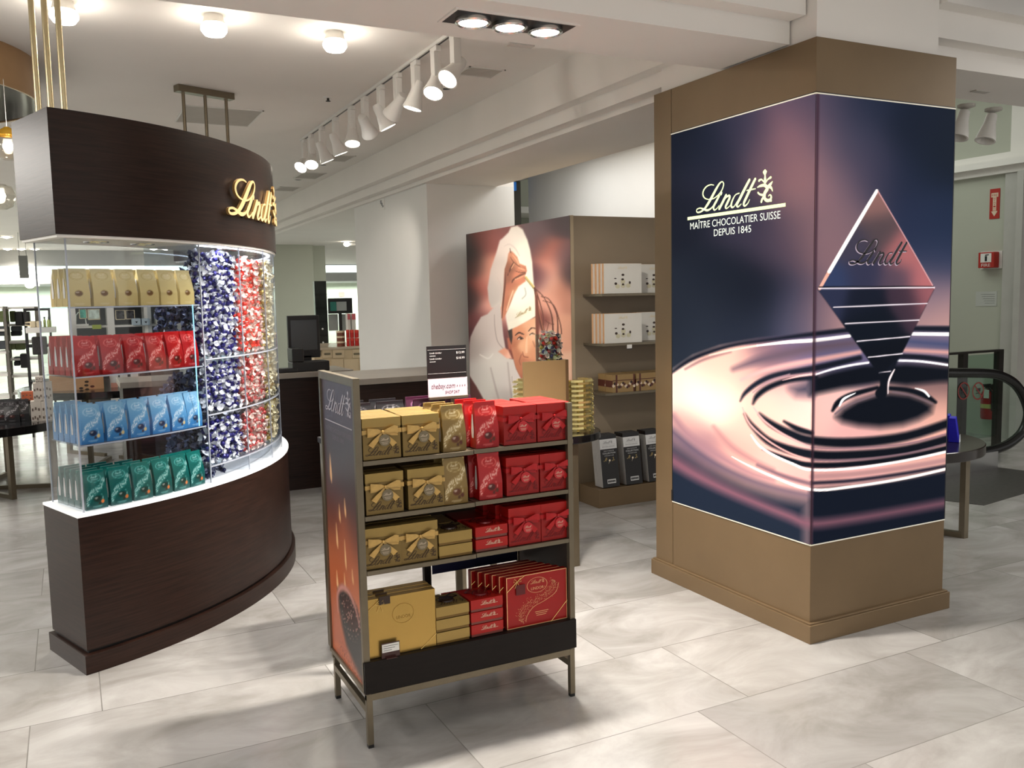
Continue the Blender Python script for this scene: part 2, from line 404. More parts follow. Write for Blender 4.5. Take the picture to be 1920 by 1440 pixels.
# long soffit running away, with stepped cornice on its left face
def along(y0, y1_, x_in, prof=None):
    m = MB(); prof = [(3.08, HB), (x_in, HB), (x_in, HC), (2.90, HC), (2.90, 2.82), (2.99, 2.82), (2.99, 2.735), (3.08, 2.735)]
    n = len(prof); vs = [(x, y0, z) for x, z in prof]+[(x, y1_, z) for x, z in prof]
    return m.add(vs, [tuple(range(n)), tuple(range(n, 2*n))[::-1]]+[(i, (i+1) % n, n+(i+1) % n, n+i) for i in range(n)])
struct('trim_3', along(3.52, 7.94, 3.87), M_CEIL)
struct('trim_4', along(7.94, 25.9, 4.05), M_CEIL)
struct('trim_5', MB().box((4.05, 10.3, HB), (13, 25.9, HB+.08)), M_CEIL)
struct('wall_column', MB().box((3.12, 7.94, 0), (4.05, 10.3, HB)), M_WALL)
struct('wall_pier', MB().box((2.965, 2.905, 2.69), (3.74, 4.02, HC)), M_CEIL)
struct('wall_niche', MB().box((5.2, 4.6, 0), (5.3, 9.8, 4.0)), M_WALL)
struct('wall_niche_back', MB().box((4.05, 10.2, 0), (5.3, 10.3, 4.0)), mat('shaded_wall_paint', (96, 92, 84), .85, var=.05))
# wall on the right with its own cornice, pilaster and door frame
wr = MB(); wr.box((8.9, 6.02, 0), (9.1, 11, 4.0)); struct('wall_right', wr, M_GWALL)
struct('wall_far_right', MB().box((5.3, 10.95, 0), (9.0, 11.05, 4.0)), M_GWALL)
cr = MB(); cr.box((8.82, 5.0, 2.93), (8.9, 11, 3.0)); cr.box((8.76, 5.0, 2.86), (8.9, 11, 2.93)); cr.box((8.84, 5.0, 2.79), (8.9, 11, 2.86)); cr.box((8.9, 5.0, 2.79), (9.1, 6.02, 4.0)); struct('trim_6', cr, M_CEIL)
pl = MB(); pl.box((8.86, 5.86, 0), (9.1, 6.04, 2.79)); pl.box((8.80, 5.80, 0), (9.1, 5.87, 2.79)); struct('trim_7', pl, mat('grey_frame_paint', (186, 184, 178), .6, var=.03))
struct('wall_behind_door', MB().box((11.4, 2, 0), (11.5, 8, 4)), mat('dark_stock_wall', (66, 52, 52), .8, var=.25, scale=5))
# far end of the store
struct('wall_back', MB().box((-14, 29, 0), (13, 29.2, 3.4)), mat('far_wall_paint', (206, 216, 196), .85, var=.03))
struct('trim_8', MB().box((-14, 26, 2.22), (13, 26.3, 2.47)).box((-14, 26.0, 2.69), (13, 26.3, HC)).box((-14, 26.1, 2.22), (13, 29, 2.30)), mat('fascia_paint', (176, 178, 176), .8, var=.02))
lb = tag(part('cove_light', MB().box((-14, 26.25, 2.47), (13, 26.28, 2.69)), mat('cove_glow', (238, 255, 248), emis=1.3)), 'long glowing cove light band along the far wall', 'light'); lb['kind'] = 'structure'
struct('wall_left', MB().box((-14.1, -3, 0), (-14, 29, 3.1)), M_WALL)
XWS = PY(590, 560, 17.0)[0]; XWE = PY(613, 560, 17.3)[0]
gw = MB(); gw.box((3.3, 17, 0), (XWS, 17.3, HB)); struct('wall_screen', gw, M_GWALL)
struct('wall_screen_end', MB().box((XWS, 17.3, 0), (XWE, 17.6, HB)), M_GWALL)
struct('trim_9', MB().box((4.98, 9.85, PX(968, 356, 5.03)[2]), (5.06, 9.95, PX(968, 340, 5.03)[2])), mat('blue_lit_patch', (52, 120, 200), .5, emis=.3))  # small blue lit thing past the column, its glow put in as emission
mt = [PZ(*q, z=0) for q in ((1700, 838), (1800, 868), (1990, 892), (1990, 905), (1845, 948), (1700, 930))]
part('landing_plate', MB().prism([(p[0], p[1]) for p in mt], .0005, .004), mat('dark_landing_plate', (78, 76, 74), .45, .4, var=.15, scale=30))
tag(bpy.data.objects['landing_plate'], 'dark grey metal landing plate in the floor before the escalator', 'floor plate')

# ------------------------------------------------------------------ the clad display pillar
PXL, PYF = 2.945, 2.885
pil = thing('display_pillar', 'square bronze pillar clad with a glowing melting chocolate picture on two faces', 'pillar', (3.4, 3.47, 0))
def rel(o, p): o.location = -Vector(p); return o
def wpart(name, mb, mats, parent, **k):
    """part built in world coordinates"""
    o = part(name, mb, mats, parent, **k); o.location = -Vector(parent.location); return o
XR, YB = 3.845, 4.06
b_ = MB(); b_.box((PXL+.006, PYF+.006, 0), (XR-.004, YB, 2.69))
wpart('cladding', b_, M_BRONZE, pil, bevel=.002)
b_ = MB(); b_.box((PXL, PYF, 2.455), (XR, 3.905, 2.69)); b_.box((PXL, PYF, .0), (XR, 3.905, .452)); b_.box((PXL, 3.909, 0), (XR-.01, YB+.002, 2.69)); wpart('facing_panel', b_, M_BRONZE, pil, bevel=.0015)
b_ = MB(); b_.box((2.925, 2.862, 0), (3.872, 4.085, .085)); b_.box((2.932, 2.870, .085), (3.864, 4.078, .093)); wpart('plinth', b_, M_BRONZE, pil, bevel=.002)
fr = MB()
for z in (.452, 2.450):
    fr.box((PXL-.004, PYF-.004, z), (XR, PYF+.02, z+.005)); fr.box((PXL-.004, PYF-.004, z), (PXL+.02, 3.907, z+.005))
wpart('light_box_frame', fr, mat('frame_edge', (225, 220, 205), .3, .4, emis=.25), pil)
fr = MB(); fr.box((PXL-.002, 3.903, .457), (PXL+.02, 3.909, 2.45)); fr.box((XR-.004, PYF-.002, .457), (XR+.002, PYF+.02, 2.45)); fr.box((PXL-.003, PYF-.003, 2.4555), (XR, PYF+.02, 2.459)); fr.box((PXL-.003, PYF-.003, 2.4555), (PXL+.02, 3.907, 2.459)); fr.box((PXL-.004, 3.90, .46), (PXL, 3.914, .52)); wpart('black_gasket', fr, M_BLACK, pil)

def pillar_art(P, U, V):
    X, Y = to_px(P)
    pts = [(1560,200,66,62,84),(1600,260,60,62,85),(1540,260,112,88,104),(1545,350,148,108,114),(1545,440,150,112,116),(1580,340,108,88,104),(1590,430,110,88,100),(1620,200,28,38,62),(1620,300,60,58,82),(1700,250,17,27,47),(1760,300,13,25,43),(1700,330,22,34,60),(1720,400,34,44,74),(1770,420,22,38,66),(1760,480,45,55,86),(1750,560,112,96,116),(1765,600,200,150,140),(1560,490,132,98,106),(1560,570,142,106,116),(1545,595,150,115,122),(1600,606,200,152,144),(1640,330,55,54,78),
           (1505,190,95,78,100),(1480,260,150,105,114),(1500,330,150,108,112),(1440,310,108,84,98),(1400,250,58,56,80),(1330,280,30,38,58),(1270,260,22,28,44),(1270,400,26,31,46),(1340,340,40,42,62),(1400,420,58,54,74),(1510,430,112,88,100),(1470,460,72,62,82),(1350,520,27,34,49),(1420,550,21,27,41),(1505,560,46,52,78),(1300,560,35,43,58),(1270,640,33,41,56),(1500,612,60,64,90),(1400,620,30,37,54)]
    img = ink_rbf(X, Y, pts, 44)
    rp = [(1268,720,240,200,186),(1310,742,246,218,202),(1350,755,244,208,184),(1285,800,214,160,148),(1400,708,216,162,150),(1340,700,226,175,158),(1450,684,124,92,106),(1500,655,100,86,120),(1480,722,214,160,154),(1440,760,228,176,160),(1500,780,232,178,166),(1380,850,206,148,138),(1400,800,222,166,152),(1320,850,150,108,116),(1278,830,120,92,110),(1450,870,222,162,152),(1500,890,214,156,150),(1540,765,236,186,178),(1600,812,228,168,164),(1700,800,222,167,157),(1765,770,228,168,150),(1560,655,98,90,124),(1740,650,110,98,126),(1765,720,120,90,92)]
    R = ink_rbf(X, Y, rp, 30)
    body = [(1240,704),(1262,694),(1300,668),(1350,650),(1420,637),(1520,628),(1610,618),(1700,612),(1800,616),(1800,1100),(1240,1100)]
    img = img*(1-ink_poly(X, Y, body, 6)[..., None])+R*ink_poly(X, Y, body, 6)[..., None]
    def st(col, soft, *p):
        nonlocal img; img = over(img, col, ink_stroke(X, Y, p, soft))
    def pg(col, soft, *p, a=1.0):
        nonlocal img; img = over(img, col, ink_poly(X, Y, p, soft)*a)
    D = (20, 25, 40); B = (10, 16, 28)
    pg((24, 34, 52), 22, (1240,815),(1262,838),(1320,876),(1400,908),(1460,926),(1519,938),(1519,1100),(1240,1100))
    pg((14, 22, 38), 7, (1519,918),(1600,912),(1700,896),(1800,876),(1800,1100),(1519,1100))
    st((118,76,92), 16, (1255,860,22),(1300,888,20),(1360,918,18),(1430,948,17),(1480,968,17),(1521,982,17),(1600,973,15),(1700,956,14),(1800,938,14))
    st((90,76,96), 14, (1250,800,10),(1310,850,10),(1370,885,8),(1440,912,6),(1519,930,4))
    st((150,110,120), 14, (1262,780,8),(1290,815,10),(1340,850,12),(1400,884,8),(1450,900,4))
    st((170,120,120), 10, (1338,800,4),(1370,836,10),(1410,862,8),(1450,880,4))
    # ripples from the outside in
    st(D, 5, (1252,704,3),(1290,677,7),(1330,660,7),(1380,646,6),(1450,636,6),(1520,627,8),(1605,617,9)); st(D, 5, (1712,616,9),(1800,617,11))
    st((150,110,112), 5, (1285,692,3),(1320,674,5),(1370,660,3))
    st((240,196,182), 2, (1330,666,2),(1380,655,3),(1420,648,4)); st((255,250,246), 1.6, (1420,648,3),(1480,641,6),(1530,638,7),(1593,630,6)); st((255,252,250), 1.6, (1708,626,6),(1800,627,7))
    st((96,78,94), 14, (1375,692,5),(1420,676,14),(1470,664,18),(1530,652,16),(1610,642,12)); st((72,78,116), 10, (1700,640,10),(1800,648,12))
    st((208,154,152), 6, (1390,712,5),(1430,696,8),(1480,684,9),(1530,675,10),(1612,660,8)); st((204,150,146), 6, (1690,656,8),(1800,662,8))
    st(D, 5, (1388,752,2),(1398,736,7),(1424,716,9),(1460,702,9),(1530,690,11),(1612,671,9)); st(D, 4, (1686,668,9),(1740,671,9),(1800,680,9))
    st((150,118,128), 3, (1412,736,2),(1440,716,3),(1480,702,3))
    st(B, 6, (1412,757,3),(1420,742,9),(1442,726,10),(1480,713,9),(1530,708,8))
    pg(B, 7, (1518,709),(1560,697),(1620,684),(1700,682),(1800,690),(1800,714),(1760,716),(1700,722),(1650,718),(1580,728),(1518,741))
    pg((26,34,60), 16, (1485,728),(1519,716),(1519,740),(1495,738))
    st((226,176,174), 1.5, (1468,713,1),(1500,705,3),(1530,701,4)); st((250,246,250), 1.4, (1530,702,3),(1562,692,4),(1600,684,4),(1628,680,4)); st((250,250,255), 1.4, (1682,676,4),(1730,678,4),(1800,688,4))
    # dark troughs under the well
    st(B, 7, (1424,776,4),(1445,794,12),(1480,812,14),(1521,826,16),(1600,830,18),(1700,818,16),(1800,786,16))
    st(B, 6, (1396,776,3),(1412,800,9),(1450,832,14),(1521,852,16),(1600,853,16),(1700,843,15),(1800,816,15))
    st(B, 5, (1470,790,4),(1495,804,10),(1521,812,9)); st(B, 4, (1430,842,3),(1480,862,8),(1521,872,10),(1600,870,10),(1700,857,9),(1800,834,9))
    st((206,152,152), 2, (1413,764,2),(1432,788,3.5),(1462,810,3.5),(1492,826,3),(1521,839,3)); st((150,112,122), 2, (1521,839,3),(1580,841,3),(1700,832,3),(1800,806,3))
    st((206,152,148), 2, (1392,764,2),(1406,795,3.5),(1440,826,3.5),(1480,849,3),(1521,863,3)); st((132,102,114), 2, (1521,863,3),(1600,862,3),(1700,850,3),(1800,826,3))
    st((186,136,136), 5, (1521,894,9),(1600,889,9),(1700,876,9),(1800,858,9)); st((34,32,50), 5, (1521,906,6),(1600,901,6),(1700,887,6),(1800,869,6))
    st((120,90,102), 6, (1420,872,5),(1470,893,8),(1519,907,8))
    st((255,252,250), 1.4, (1408,815,1.5),(1424,836,3.5),(1450,853,4),(1485,869,4),(1521,881,4.5),(1600,878,4.5),(1700,863,4.5),(1800,841,4.5))
    st((255,246,240), 1.4, (1372,856,1),(1400,871,2.5),(1450,894,4),(1521,918,5),(1600,912,5),(1700,896,5),(1800,873,5))
    # the well, the stream, the glints on its rim
    pg(B, 9, (1568,782),(1580,767),(1606,751),(1640,740),(1670,736),(1705,740),(1732,750),(1748,760),(1745,773),(1722,786),(1692,796),(1650,801),(1610,798),(1580,791))
    st(B, 4, (1561,770,5),(1572,754,10),(1598,740,10),(1645,727,7)); st(B, 4, (1668,728,8),(1705,732,9),(1735,742,10),(1754,754,6))
    st((118,98,108), 3, (1566,776,3),(1592,759,3),(1642,741,3)); st((118,98,108), 3, (1674,735,3),(1710,742,3),(1748,757,3))
    st((255,255,255), 1.2, (1574,761,3),(1582,748,4.5),(1604,737,1.5)); st((255,255,255), 1.2, (1716,728,1.5),(1732,733,4),(1742,743,3.5))
    # tablet
    pg((14,20,34), 2, (1534,543),(1752,541),(1690,664),(1676,692),(1672,704),(1650,704))
    g = ink_rbf(X, Y, [(1560,545,40,46,74),(1620,560,20,26,44),(1735,550,150,86,94),(1700,560,60,44,60),(1640,600,12,20,34),(1660,680,10,16,28)], 20)
    a = ink_poly(X, Y, [(1534,543),(1752,541),(1690,664),(1650,704)], 1.5); img = img*(1-a[..., None])+g*a[..., None]
    g = ink_rbf(X, Y, [(1640,380,140,98,94),(1650,430,80,66,72),(1600,460,62,58,78),(1560,530,46,60,98),(1620,520,48,50,78),(1700,470,170,98,100),(1735,530,178,100,104),(1680,530,84,66,84)], 24)
    a = ink_poly(X, Y, [(1645,356),(1752,541),(1534,543)], 1.5); img = img*(1-a[..., None])+g*a[..., None]
    st((228,170,150), 1.2, (1537,541,6),(1560,500,6.5)); st((255,252,248), 1.2, (1555,509,7),(1600,432,7),(1644,358,6)); st((232,170,170), 1.2, (1646,358,1.6),(1700,450,1.6),(1752,541,1.6))
    st((8,10,20), 1.5, (1536,538,2),(1750,537,2))
    for (xa, ya, xb, yb) in ((1536,541,1752,539),(1563,576,1738,569),(1585,607,1723,600),(1607,640,1706,631),(1628,670,1692,663)):
        st((232,222,232), 1.0, (xa,ya,2),(xb,yb,2))
    st(B, 3, (1655,700,16),(1657,722,14),(1652,738,22)); st((240,224,226), 1.5, (1677,693,2),(1670,706,4),(1666,718,3),(1665,738,1.5)); st((200,190,200), 1.2, (1648,699,1),(1670,696,2))
    # sewn seam shading either side of the corner
    st((60,36,50), 5, (1534,170,4),(1521,1030,4))
    g_ = img.mean(-1, keepdims=True); img = (img*.86+g_*.14)*np.clip(.88+img/2000, .88, 1)
    return img
painted_grid('picture_left', (PXL-.0015, 3.903, .457), (0, PYF-3.903, 0), (0, 0, 1.993), 190, 560, pillar_art, M_BACKLIT, pil).location = -Vector(pil.location)
painted_grid('picture_right', (PXL, PYF-.0015, .457), (XR-.004-PXL, 0, 0), (0, 0, 1.993), 200, 560, pillar_art, M_BACKLIT, pil).location = -Vector(pil.location)
M_YG = mat('lit_logo_ink', (236, 250, 190), .5, emis=.75)
M_WT = mat('lit_text_ink', (236, 244, 232), .5, emis=.6)
lf = lambda u, v, d=0: (PXL-.0035-d, 3.766-u, 1.995+v)
mb = MB(); add_logo(mb, lambda u, v, d: lf(u+LOGO_U0, v, d)); mb.add([lf(0, -.008), lf(.709, -.008), lf(.709, .008), lf(0, .008)], [(0, 1, 2, 3)])
wpart('logo', mb, M_YG, pil, label='pale yellow script logo with crest and underline')
mb = MB(); add_text(mb, 'MAÎTRE CHOCOLATIER SUISSE', lf, .022, -.058, .655, .037); add_text(mb, 'DEPUIS 1845', lf, .212, -.106, .272, .036)
wpart('tagline', mb, M_WT, pil, label='white capital lettering under the logo')
rf = lambda u, v, d=0: (3.153+u, PYF-.003-d, 1.70+v)
sc_ = .374/LOGO_W
mb = MB(); add_logo(mb, lambda u, v, d: rf(u-.003, v-.004, d), sc_, m=0, crest=False); add_logo(mb, lambda u, v, d: rf(u, v, d+.002), sc_, m=1, crest=False)
wpart('embossed_lettering', mb, [mat('emboss_light', (176, 160, 176), .5, emis=.45), mat('emboss_dark', (26, 18, 30), .5)], pil, label='dark script lettering on the chocolate tablet')

# ------------------------------------------------------------------ lamps
def glow_spot(root, name, loc, target, energy, angle=80, blend=.7, radius=.05, color=(1, .92, .82)):
    return spot_light(name, loc, target, energy, angle, blend, radius, color, parent=root)
# triple recessed downlight in the cross soffit
tl = thing('recessed_downlight', 'triple recessed downlight with three round lamps in the soffit above the red and gold rack', 'ceiling light', (1.66, 3.26, HB))
m = MB(); m.box((-.275, -.095, -.006), (.275, -.082, .002)); m.box((-.275, .082, -.006), (.275, .095, .002)); m.box((-.275, -.082, -.006), (-.262, .082, .002)); m.box((.262, -.082, -.006), (.275, .082, .002))
part('trim_frame', m, M_CEIL, tl, bevel=.001)
part('lamp_housing', MB().box((-.262, -.082, -.0045), (.262, .082, -.0005)), M_BLACK, tl)
for i in range(3):
    x = -.162+i*.162
    r_ = part('lamp_ring', MB().lathe([(.072, -.005), (.072, -.02), (.064, -.026), (.058, -.02), (.058, -.005)], 28, c=(x, 0, 0), close=False), M_CHROME, tl, smooth=True)
    part('lamp_lens', MB().lathe([(.057, -.008), (.05, -.022), (.03, -.028), (.001, -.03)], 28, c=(x, 0, 0), close=False), M_LAMP, r_, smooth=True)
    glow_spot(tl, 'downlight_beam', (1.66+x, 3.26, HB-.04), (1.66+x*1.1, 3.17, 0), 120, 104, .6, .05)
# round ceiling lamps
def bulb(px, py, label, e=45, tgt=None):
    p = PZ(px, py, HC); t = thing('ceiling_spotlight', label, 'ceiling light', (p[0], p[1], HC), 0, 'round spotlights on the raised ceiling')
    part('lamp_housing', MB().lathe([(.045, 0), (.05, -.02), (.058, -.045), (.05, -.047)], 24), M_WHITE, t, smooth=True)
    part('lamp_lens', MB().lathe([(.055, -.045), (.066, -.062), (.066, -.080), (.050, -.102), (.001, -.115)], 24, close=False), M_LAMP, t, smooth=True)
    glow_spot(t, 'spotlight_beam', (p[0], p[1], HC-.12), tgt or (p[0], p[1]-.2, 0), e, 110, .8, .05)
    l = bpy.data.lights.new('bulb_glow', 'POINT'); l.energy = 1.6; l.color = (1, .93, .86); l.shadow_soft_size = .05; o = bpy.data.objects.new('bulb_glow', l); COL.objects.link(o); o.parent = t; o.location = (0, 0, -.22)
bulb(118, 2, 'round lit ceiling spotlight just right of the three brass rods at the upper left', 50, (.0, 4.2, .5))
bulb(400, 28, 'round lit ceiling spotlight above the left half of the curved dark header', 60, (.5, 4.2, 0))
bulb(627, 60, 'round lit ceiling spotlight closest to the near end of the track', 60, (1.3, 4.3, 0))
# ceiling fittings: holes, vents, sprinklers
def hole(px, py, label, r=.045):
    p = PZ(px, py, HC); t = thing('recessed_can', label, 'ceiling light', (p[0], p[1], HC), 0, 'small unlit ceiling cans')
    part('ring', MB().lathe([(r, -.002), (r*.96, -.006), (r*.72, -.004), (r*.7, -.001)], 20, close=False), M_WHITE, t, smooth=True)
    part('recess', MB().lathe([(r*.72, -.003), (.001, -.0035)], 20, close=False), M_BLACK, t)
for (x, y, s) in ((836,166,'nearest'),(737,227,'second nearest'),(663,273,'third nearest'),(606,309,'fourth nearest'),(559,337,'farthest')):
    hole(x, y, 'unlit round ceiling can right of the track, %s of the five in the row' % s)
def vent(q, label, mt_=None):
    P = [PZ(*a, z=HC) for a in q]; cx = sum(p[0] for p in P)/len(P); cy = sum(p[1] for p in P)/len(P)
    xs = [p[0] for p in P]; ys = [p[1] for p in P]; w = (max(xs)-min(xs))/2; h = (max(ys)-min(ys))/2
    t = thing('ceiling_vent', label, 'ceiling vent', (cx, cy, HC))
    fr = MB(); e = .012
    fr.box((-w, -h, -.006), (w, -h+e, 0)); fr.box((-w, h-e, -.006), (w, h, 0)); fr.box((-w, -h, -.006), (-w+e, h, 0)); fr.box((w-e, -h, -.006), (w, h, 0))
    part('frame', fr, M_WHITE, t)
    sl = MB(); n = max(3, int(h*2/.02)); [sl.box((-w+e, -h+e+(2*h-2*e)*k/n, -.004), (w-e, -h+e+(2*h-2*e)*(k+.55)/n, -.001)) for k in range(n)]
    part('louvre', sl, mat('vent_grey', (196, 192, 184), .6, var=.03), t)
vent(((345,200),(489,207),(331,228),(470,234)), 'large square grey vent behind the ceiling bracket with three rods')
vent(((877,126),(925,128),(877,141),(925,144)), 'small grey vent right of the near end of the track')
vent(((616,291),(650,291),(616,301),(650,302)), 'small grey vent below the far end of the track')
vent(((566,324),(595,324),(566,334),(595,334)), 'small grey vent, second beyond the far end of the track')
vent(((525,350),(551,350),(525,357),(551,358)), 'small pale vent nearest the curved header')
def sprinkler(p, label):
    t = thing('sprinkler_head', label, 'sprinkler', p); part('rose', MB().lathe([(.035, 0), (.03, -.006), (.012, -.008), (.001, -.008)], 20), M_WHITE, t, smooth=True)
    part('nozzle', MB().lathe([(.009, -.007), (.009, -.025), (.018, -.028), (.018, -.031), (.001, -.031)], 14), M_DARK, t, smooth=True)
sprinkler(tuple(PZ(615, 182, HC)), 'tiny sprinkler head left of the track')
sprinkler(tuple(PZ(1863, 12, HC)), 'dark sprinkler head on the ceiling at the upper right corner')
for i, (x, y, s) in enumerate(((976, 84, 'in the soffit beside the triple downlight'), (1838, 171, 'under the soffit right of the pillar'))):
    p = PZ(x, y, HB); tag(part('cover_plate', MB().box((p[0]-.06, p[1]-.02, HB-.006), (p[0]+.06, p[1]+.02, HB)), mat('vent_grey')), 'narrow slotted cover plate %s' % s, 'cover plate')

# track with its heads
ta = PZ(812, 78, HC); tb = PZ(575, 258, HC); tx = (ta[0]+tb[0])/2
trk = thing('ceiling_track', 'long white ceiling track carrying a row of spotlights', 'light track', (tx, (ta[1]+tb[1])/2, HC))
L2 = (tb[1]-ta[1])/2+.1
part('rail', MB().box((-.018, -L2-.4, -.02), (.018, L2, 0)), M_WHITE, trk, bevel=.002)
part('slot', MB().box((-.006, -L2-.38, -.0215), (.006, L2-.02, -.0195)), M_BLACK, trk)
def track_head(y, aim, label, lit=True, e=18, tgt=None):
    """aim = direction of the beam in x, y, z"""
    t = thing('track_spotlight', label, 'track light', (tx, y, HC-.021), 0, 'white spotlights on the ceiling track')
    part('adapter', MB().box((-.016, -.05, -.03), (.016, .05, 0)), M_WHITE, t, bevel=.003)
    part('stem', MB().box((-.022, -.03, -.17), (.022, .03, -.03)), M_WHITE, t, bevel=.004)
    d = Vector(aim).normalized(); q = d.to_track_quat('-Z', 'Y').to_matrix().to_4x4()
    hd = MB().lathe([(.001, .075), (.03, .072), (.036, .05), (.038, .0), (.052, -.06), (.062, -.09), (.062, -.1), (.055, -.1), (.055, -.09)], 24, close=False)
    hd.xf(Matrix.Translation((0, 0, -.19)) @ q); h_ = part('head', hd, M_WHITE, t, smooth=True)
    ln = MB().lathe([(.056, -.093), (.001, -.097)], 24, close=False).xf(Matrix.Translation((0, 0, -.19)) @ q)
    part('lens', ln, M_LAMP if lit else M_CHROME, h_)
    if lit:
        s0 = Vector((tx, y, HC-.21))+d*.13
        glow_spot(t, 'track_beam', s0, tgt or (s0+d*3), e, 50, .8, .05)
Y0, Y1 = ta[1]+.05, tb[1]-.05
hs = [(790,93,(-.75,-.5,-.55),'pair',1,(.6,3.6,0)),(846,70,(-.5,-.6,-.7),'',1,None)]
heads = [(-.30, (-.55,-.25,-.6), 1, 'nearest the camera, tilted towards the left', (.35,4.45,1.0)), (-.02, (-.35,-.35,-.8), 1, 'second from the near end, aimed down to the left', (2.05,3.55,0)),
  (.30, (-.2,.1,-.8), 1, 'third from the near end, flaring white head', (.6,4.7,1.2)), (.62, (-.2,.55,-.5), 0, 'fourth from the near end, unlit and turned away', None), (.95, (.4,-.05,-.8), 1, 'fifth from the near end, aimed down to the right', (3.4,6.6,1.6)),
  (1.3, (.45,.5,-.5), 0, 'sixth from the near end, unlit and turned away', None), (1.62, (-.1,-.3,-.9), 1, 'seventh from the near end, aimed towards the camera', (1.0,4.9,.8)), (2.05, (.35,.0,-.9), 1, 'eighth from the near end, aimed straight down', (3.4,7.0,1.6)),
  (2.45, (.35,0,-.85), 1, 'ninth from the near end, aimed down to the right', (3.1,9.0,1.8)), (2.80, (-.2,-.5,-.7), 1, 'tenth from the near end, aimed towards the camera', (1.9,6.8,1)), (3.05, (-.5,-.45,-.6), 1, 'farthest head at the end of the track', (1.6,8.2,.6))]
k0 = (Y1-Y0)/3.0
for dy, aim, lit, wh, tg in heads:
    track_head(Y0+dy*k0, aim, 'white track spotlight, '+wh, bool(lit), 34, tg)

for k_, (lx, ly, tx_, ty_, tz_, e_) in enumerate(((2.6, 3.9, 1.0, 5.0, 1.3, 205), (2.0, 3.3, .75, 4.8, 1.2, 170), (.3, 2.4, .3, 4.4, 1.25, 34))): spot_light('aimed_spot_beam', (lx, ly, HC-.12 if ly > 3.6 else HB-.05), (tx_, ty_, tz_), e_, 34, .9, .05)
spot_light('aimed_spot_beam', (2.45, 4.4, HC-.1), (2.05, 3.5, 0), 45, 30, .9, .05)
spot_light('aimed_spot_beam', (1.3, 5.9, HC-.1), (3.46, 6.7, 1.6), 40, 50, .9, .05)
spot_light('aimed_spot_beam', (2.2, 4.0, HC-.45), (3.95, 5.85, 1.3), 62, 44, .9, .05)

# ------------------------------------------------------------------ the curved kiosk
KC = (-.669, 5.966)
kk = thing('display_kiosk', 'curved dark wood confectionery kiosk with clear shelves and tall candy bins under a curved header', 'kiosk', (KC[0], KC[1], 0))
C0 = (0, 0)
T0, T1 = -69.9, 24.0
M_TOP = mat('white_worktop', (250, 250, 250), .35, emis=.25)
part('base_cabinet', MB().arc(C0, 1.50, 1.905, T0, T1, .1, .694, 90), M_WENGE, kk, smooth=True)
part('plinth', MB().arc(C0, 1.485, 1.925, T0-.5, T1+.5, 0, .085, 90), M_WENGE, kk, smooth=True)
part('plinth_gap', MB().arc(C0, 1.51, 1.895, T0+.3, T1-.3, .085, .1, 90), M_BLACK, kk, smooth=True)
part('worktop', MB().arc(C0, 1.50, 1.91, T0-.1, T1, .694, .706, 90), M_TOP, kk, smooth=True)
rh = lambda t: 1.928-.038*max(0, min(1, (t+70)/50))
hd = part('header', MB().arc(C0, 1.49, rh, T0-.5, T1+.5, 1.905, 2.42, 110), M_WENGE, kk, smooth=True)
part('soffit', MB().arc(C0, 1.50, lambda t: rh(t)-.006, T0-.3, T1+.3, 1.893, 1.905, 110), mat('white_soffit', (240, 238, 232), .4, var=.01), kk, smooth=True)
part('led_strip', MB().arc(C0, 1.835, 1.85, -46.5, 20, 1.888, 1.893, 60), mat('led_glow', (240, 245, 255), emis=7), kk)
for t in (-62, -54, -30, -10, 10):
    a = math.radians(t); part('soffit_lamp', MB().lathe([(.055, 0), (.052, -.004), (.038, -.004), (.036, 0)], 24, c=(1.72*math.cos(a), 1.72*math.sin(a), 1.893), close=False), M_CHROME, kk, smooth=True)
# lights that belong to the kiosk soffit
for t, e in ((-62, 5), (-52, 5), (-42, 10), (-34, 12), (-24, 12), (-12, 8)):
    a = math.radians(t); r_ = 1.74 if t < -47 else 1.865
    l = spot_light('kiosk_soffit_beam', (KC[0]+r_*math.cos(a), KC[1]+r_*math.sin(a), 1.885), (KC[0]+(r_)*math.cos(a), KC[1]+(r_)*math.sin(a), 0), e, 150, .8, .03, (.95, .97, 1), parent=kk)
# lit script letters standing off the header
U0K = math.radians(-42.4)
def hf(u, v, d):
    a = U0K+u/1.93; r = rh(math.degrees(a))+.012+d; return (r*math.cos(a), r*math.sin(a), 2.022+v)
part('sign_letters', add_logo(MB(), hf, 1.44, .014, crest=True, side_m=1, pen=1.3), [mat('cream_lit_letter', (236, 204, 142), .35, .1, emis=.3, ecol=(255, 222, 156)), mat('letter_side', (190, 150, 90), .35, .4)], kk, label='cream glowing script letters on the header', fix=False)
for k in range(5): part('sign_standoff', MB().tube([hf(.05+k*.12, .03, -.02), hf(.05+k*.12, .03, .001)], .004, 6), M_BLACK, kk)
# hanging rods and ceiling plates
def rods(t, rr, mt_, lbl=None):
    for r in rr:
        a = math.radians(t); part('hanging_rod', MB().tube([(r*math.cos(a), r*math.sin(a), 2.42), (r*math.cos(a), r*math.sin(a), HC)], .0125 if mt_ is M_BRASS else .0115, 12), mt_, kk, smooth=True, label=lbl)
M_BRASS = mat('satin_brass', (216, 202, 164), .28, .85, var=.03)
rods(-67.2, (1.58, 1.71, 1.84), M_BRASS, 'polished brass hanging rod')
rods(20.5, (1.57, 1.73, 1.89), M_BRONZE2)
for t, rr, mt_ in ((20.5, 1.73, M_BRONZE2), (-67.2, 1.71, M_BRASS)):
    a = math.radians(t); b = MB().cbox((0, 0, 0), (.42, .07, .045)).xf(Matrix.Translation((rr*math.cos(a), rr*math.sin(a), HC-.0225)) @ Matrix.Rotation(a, 4, 'Z'))
    part('ceiling_plate', b, mt_, kk, bevel=.002)
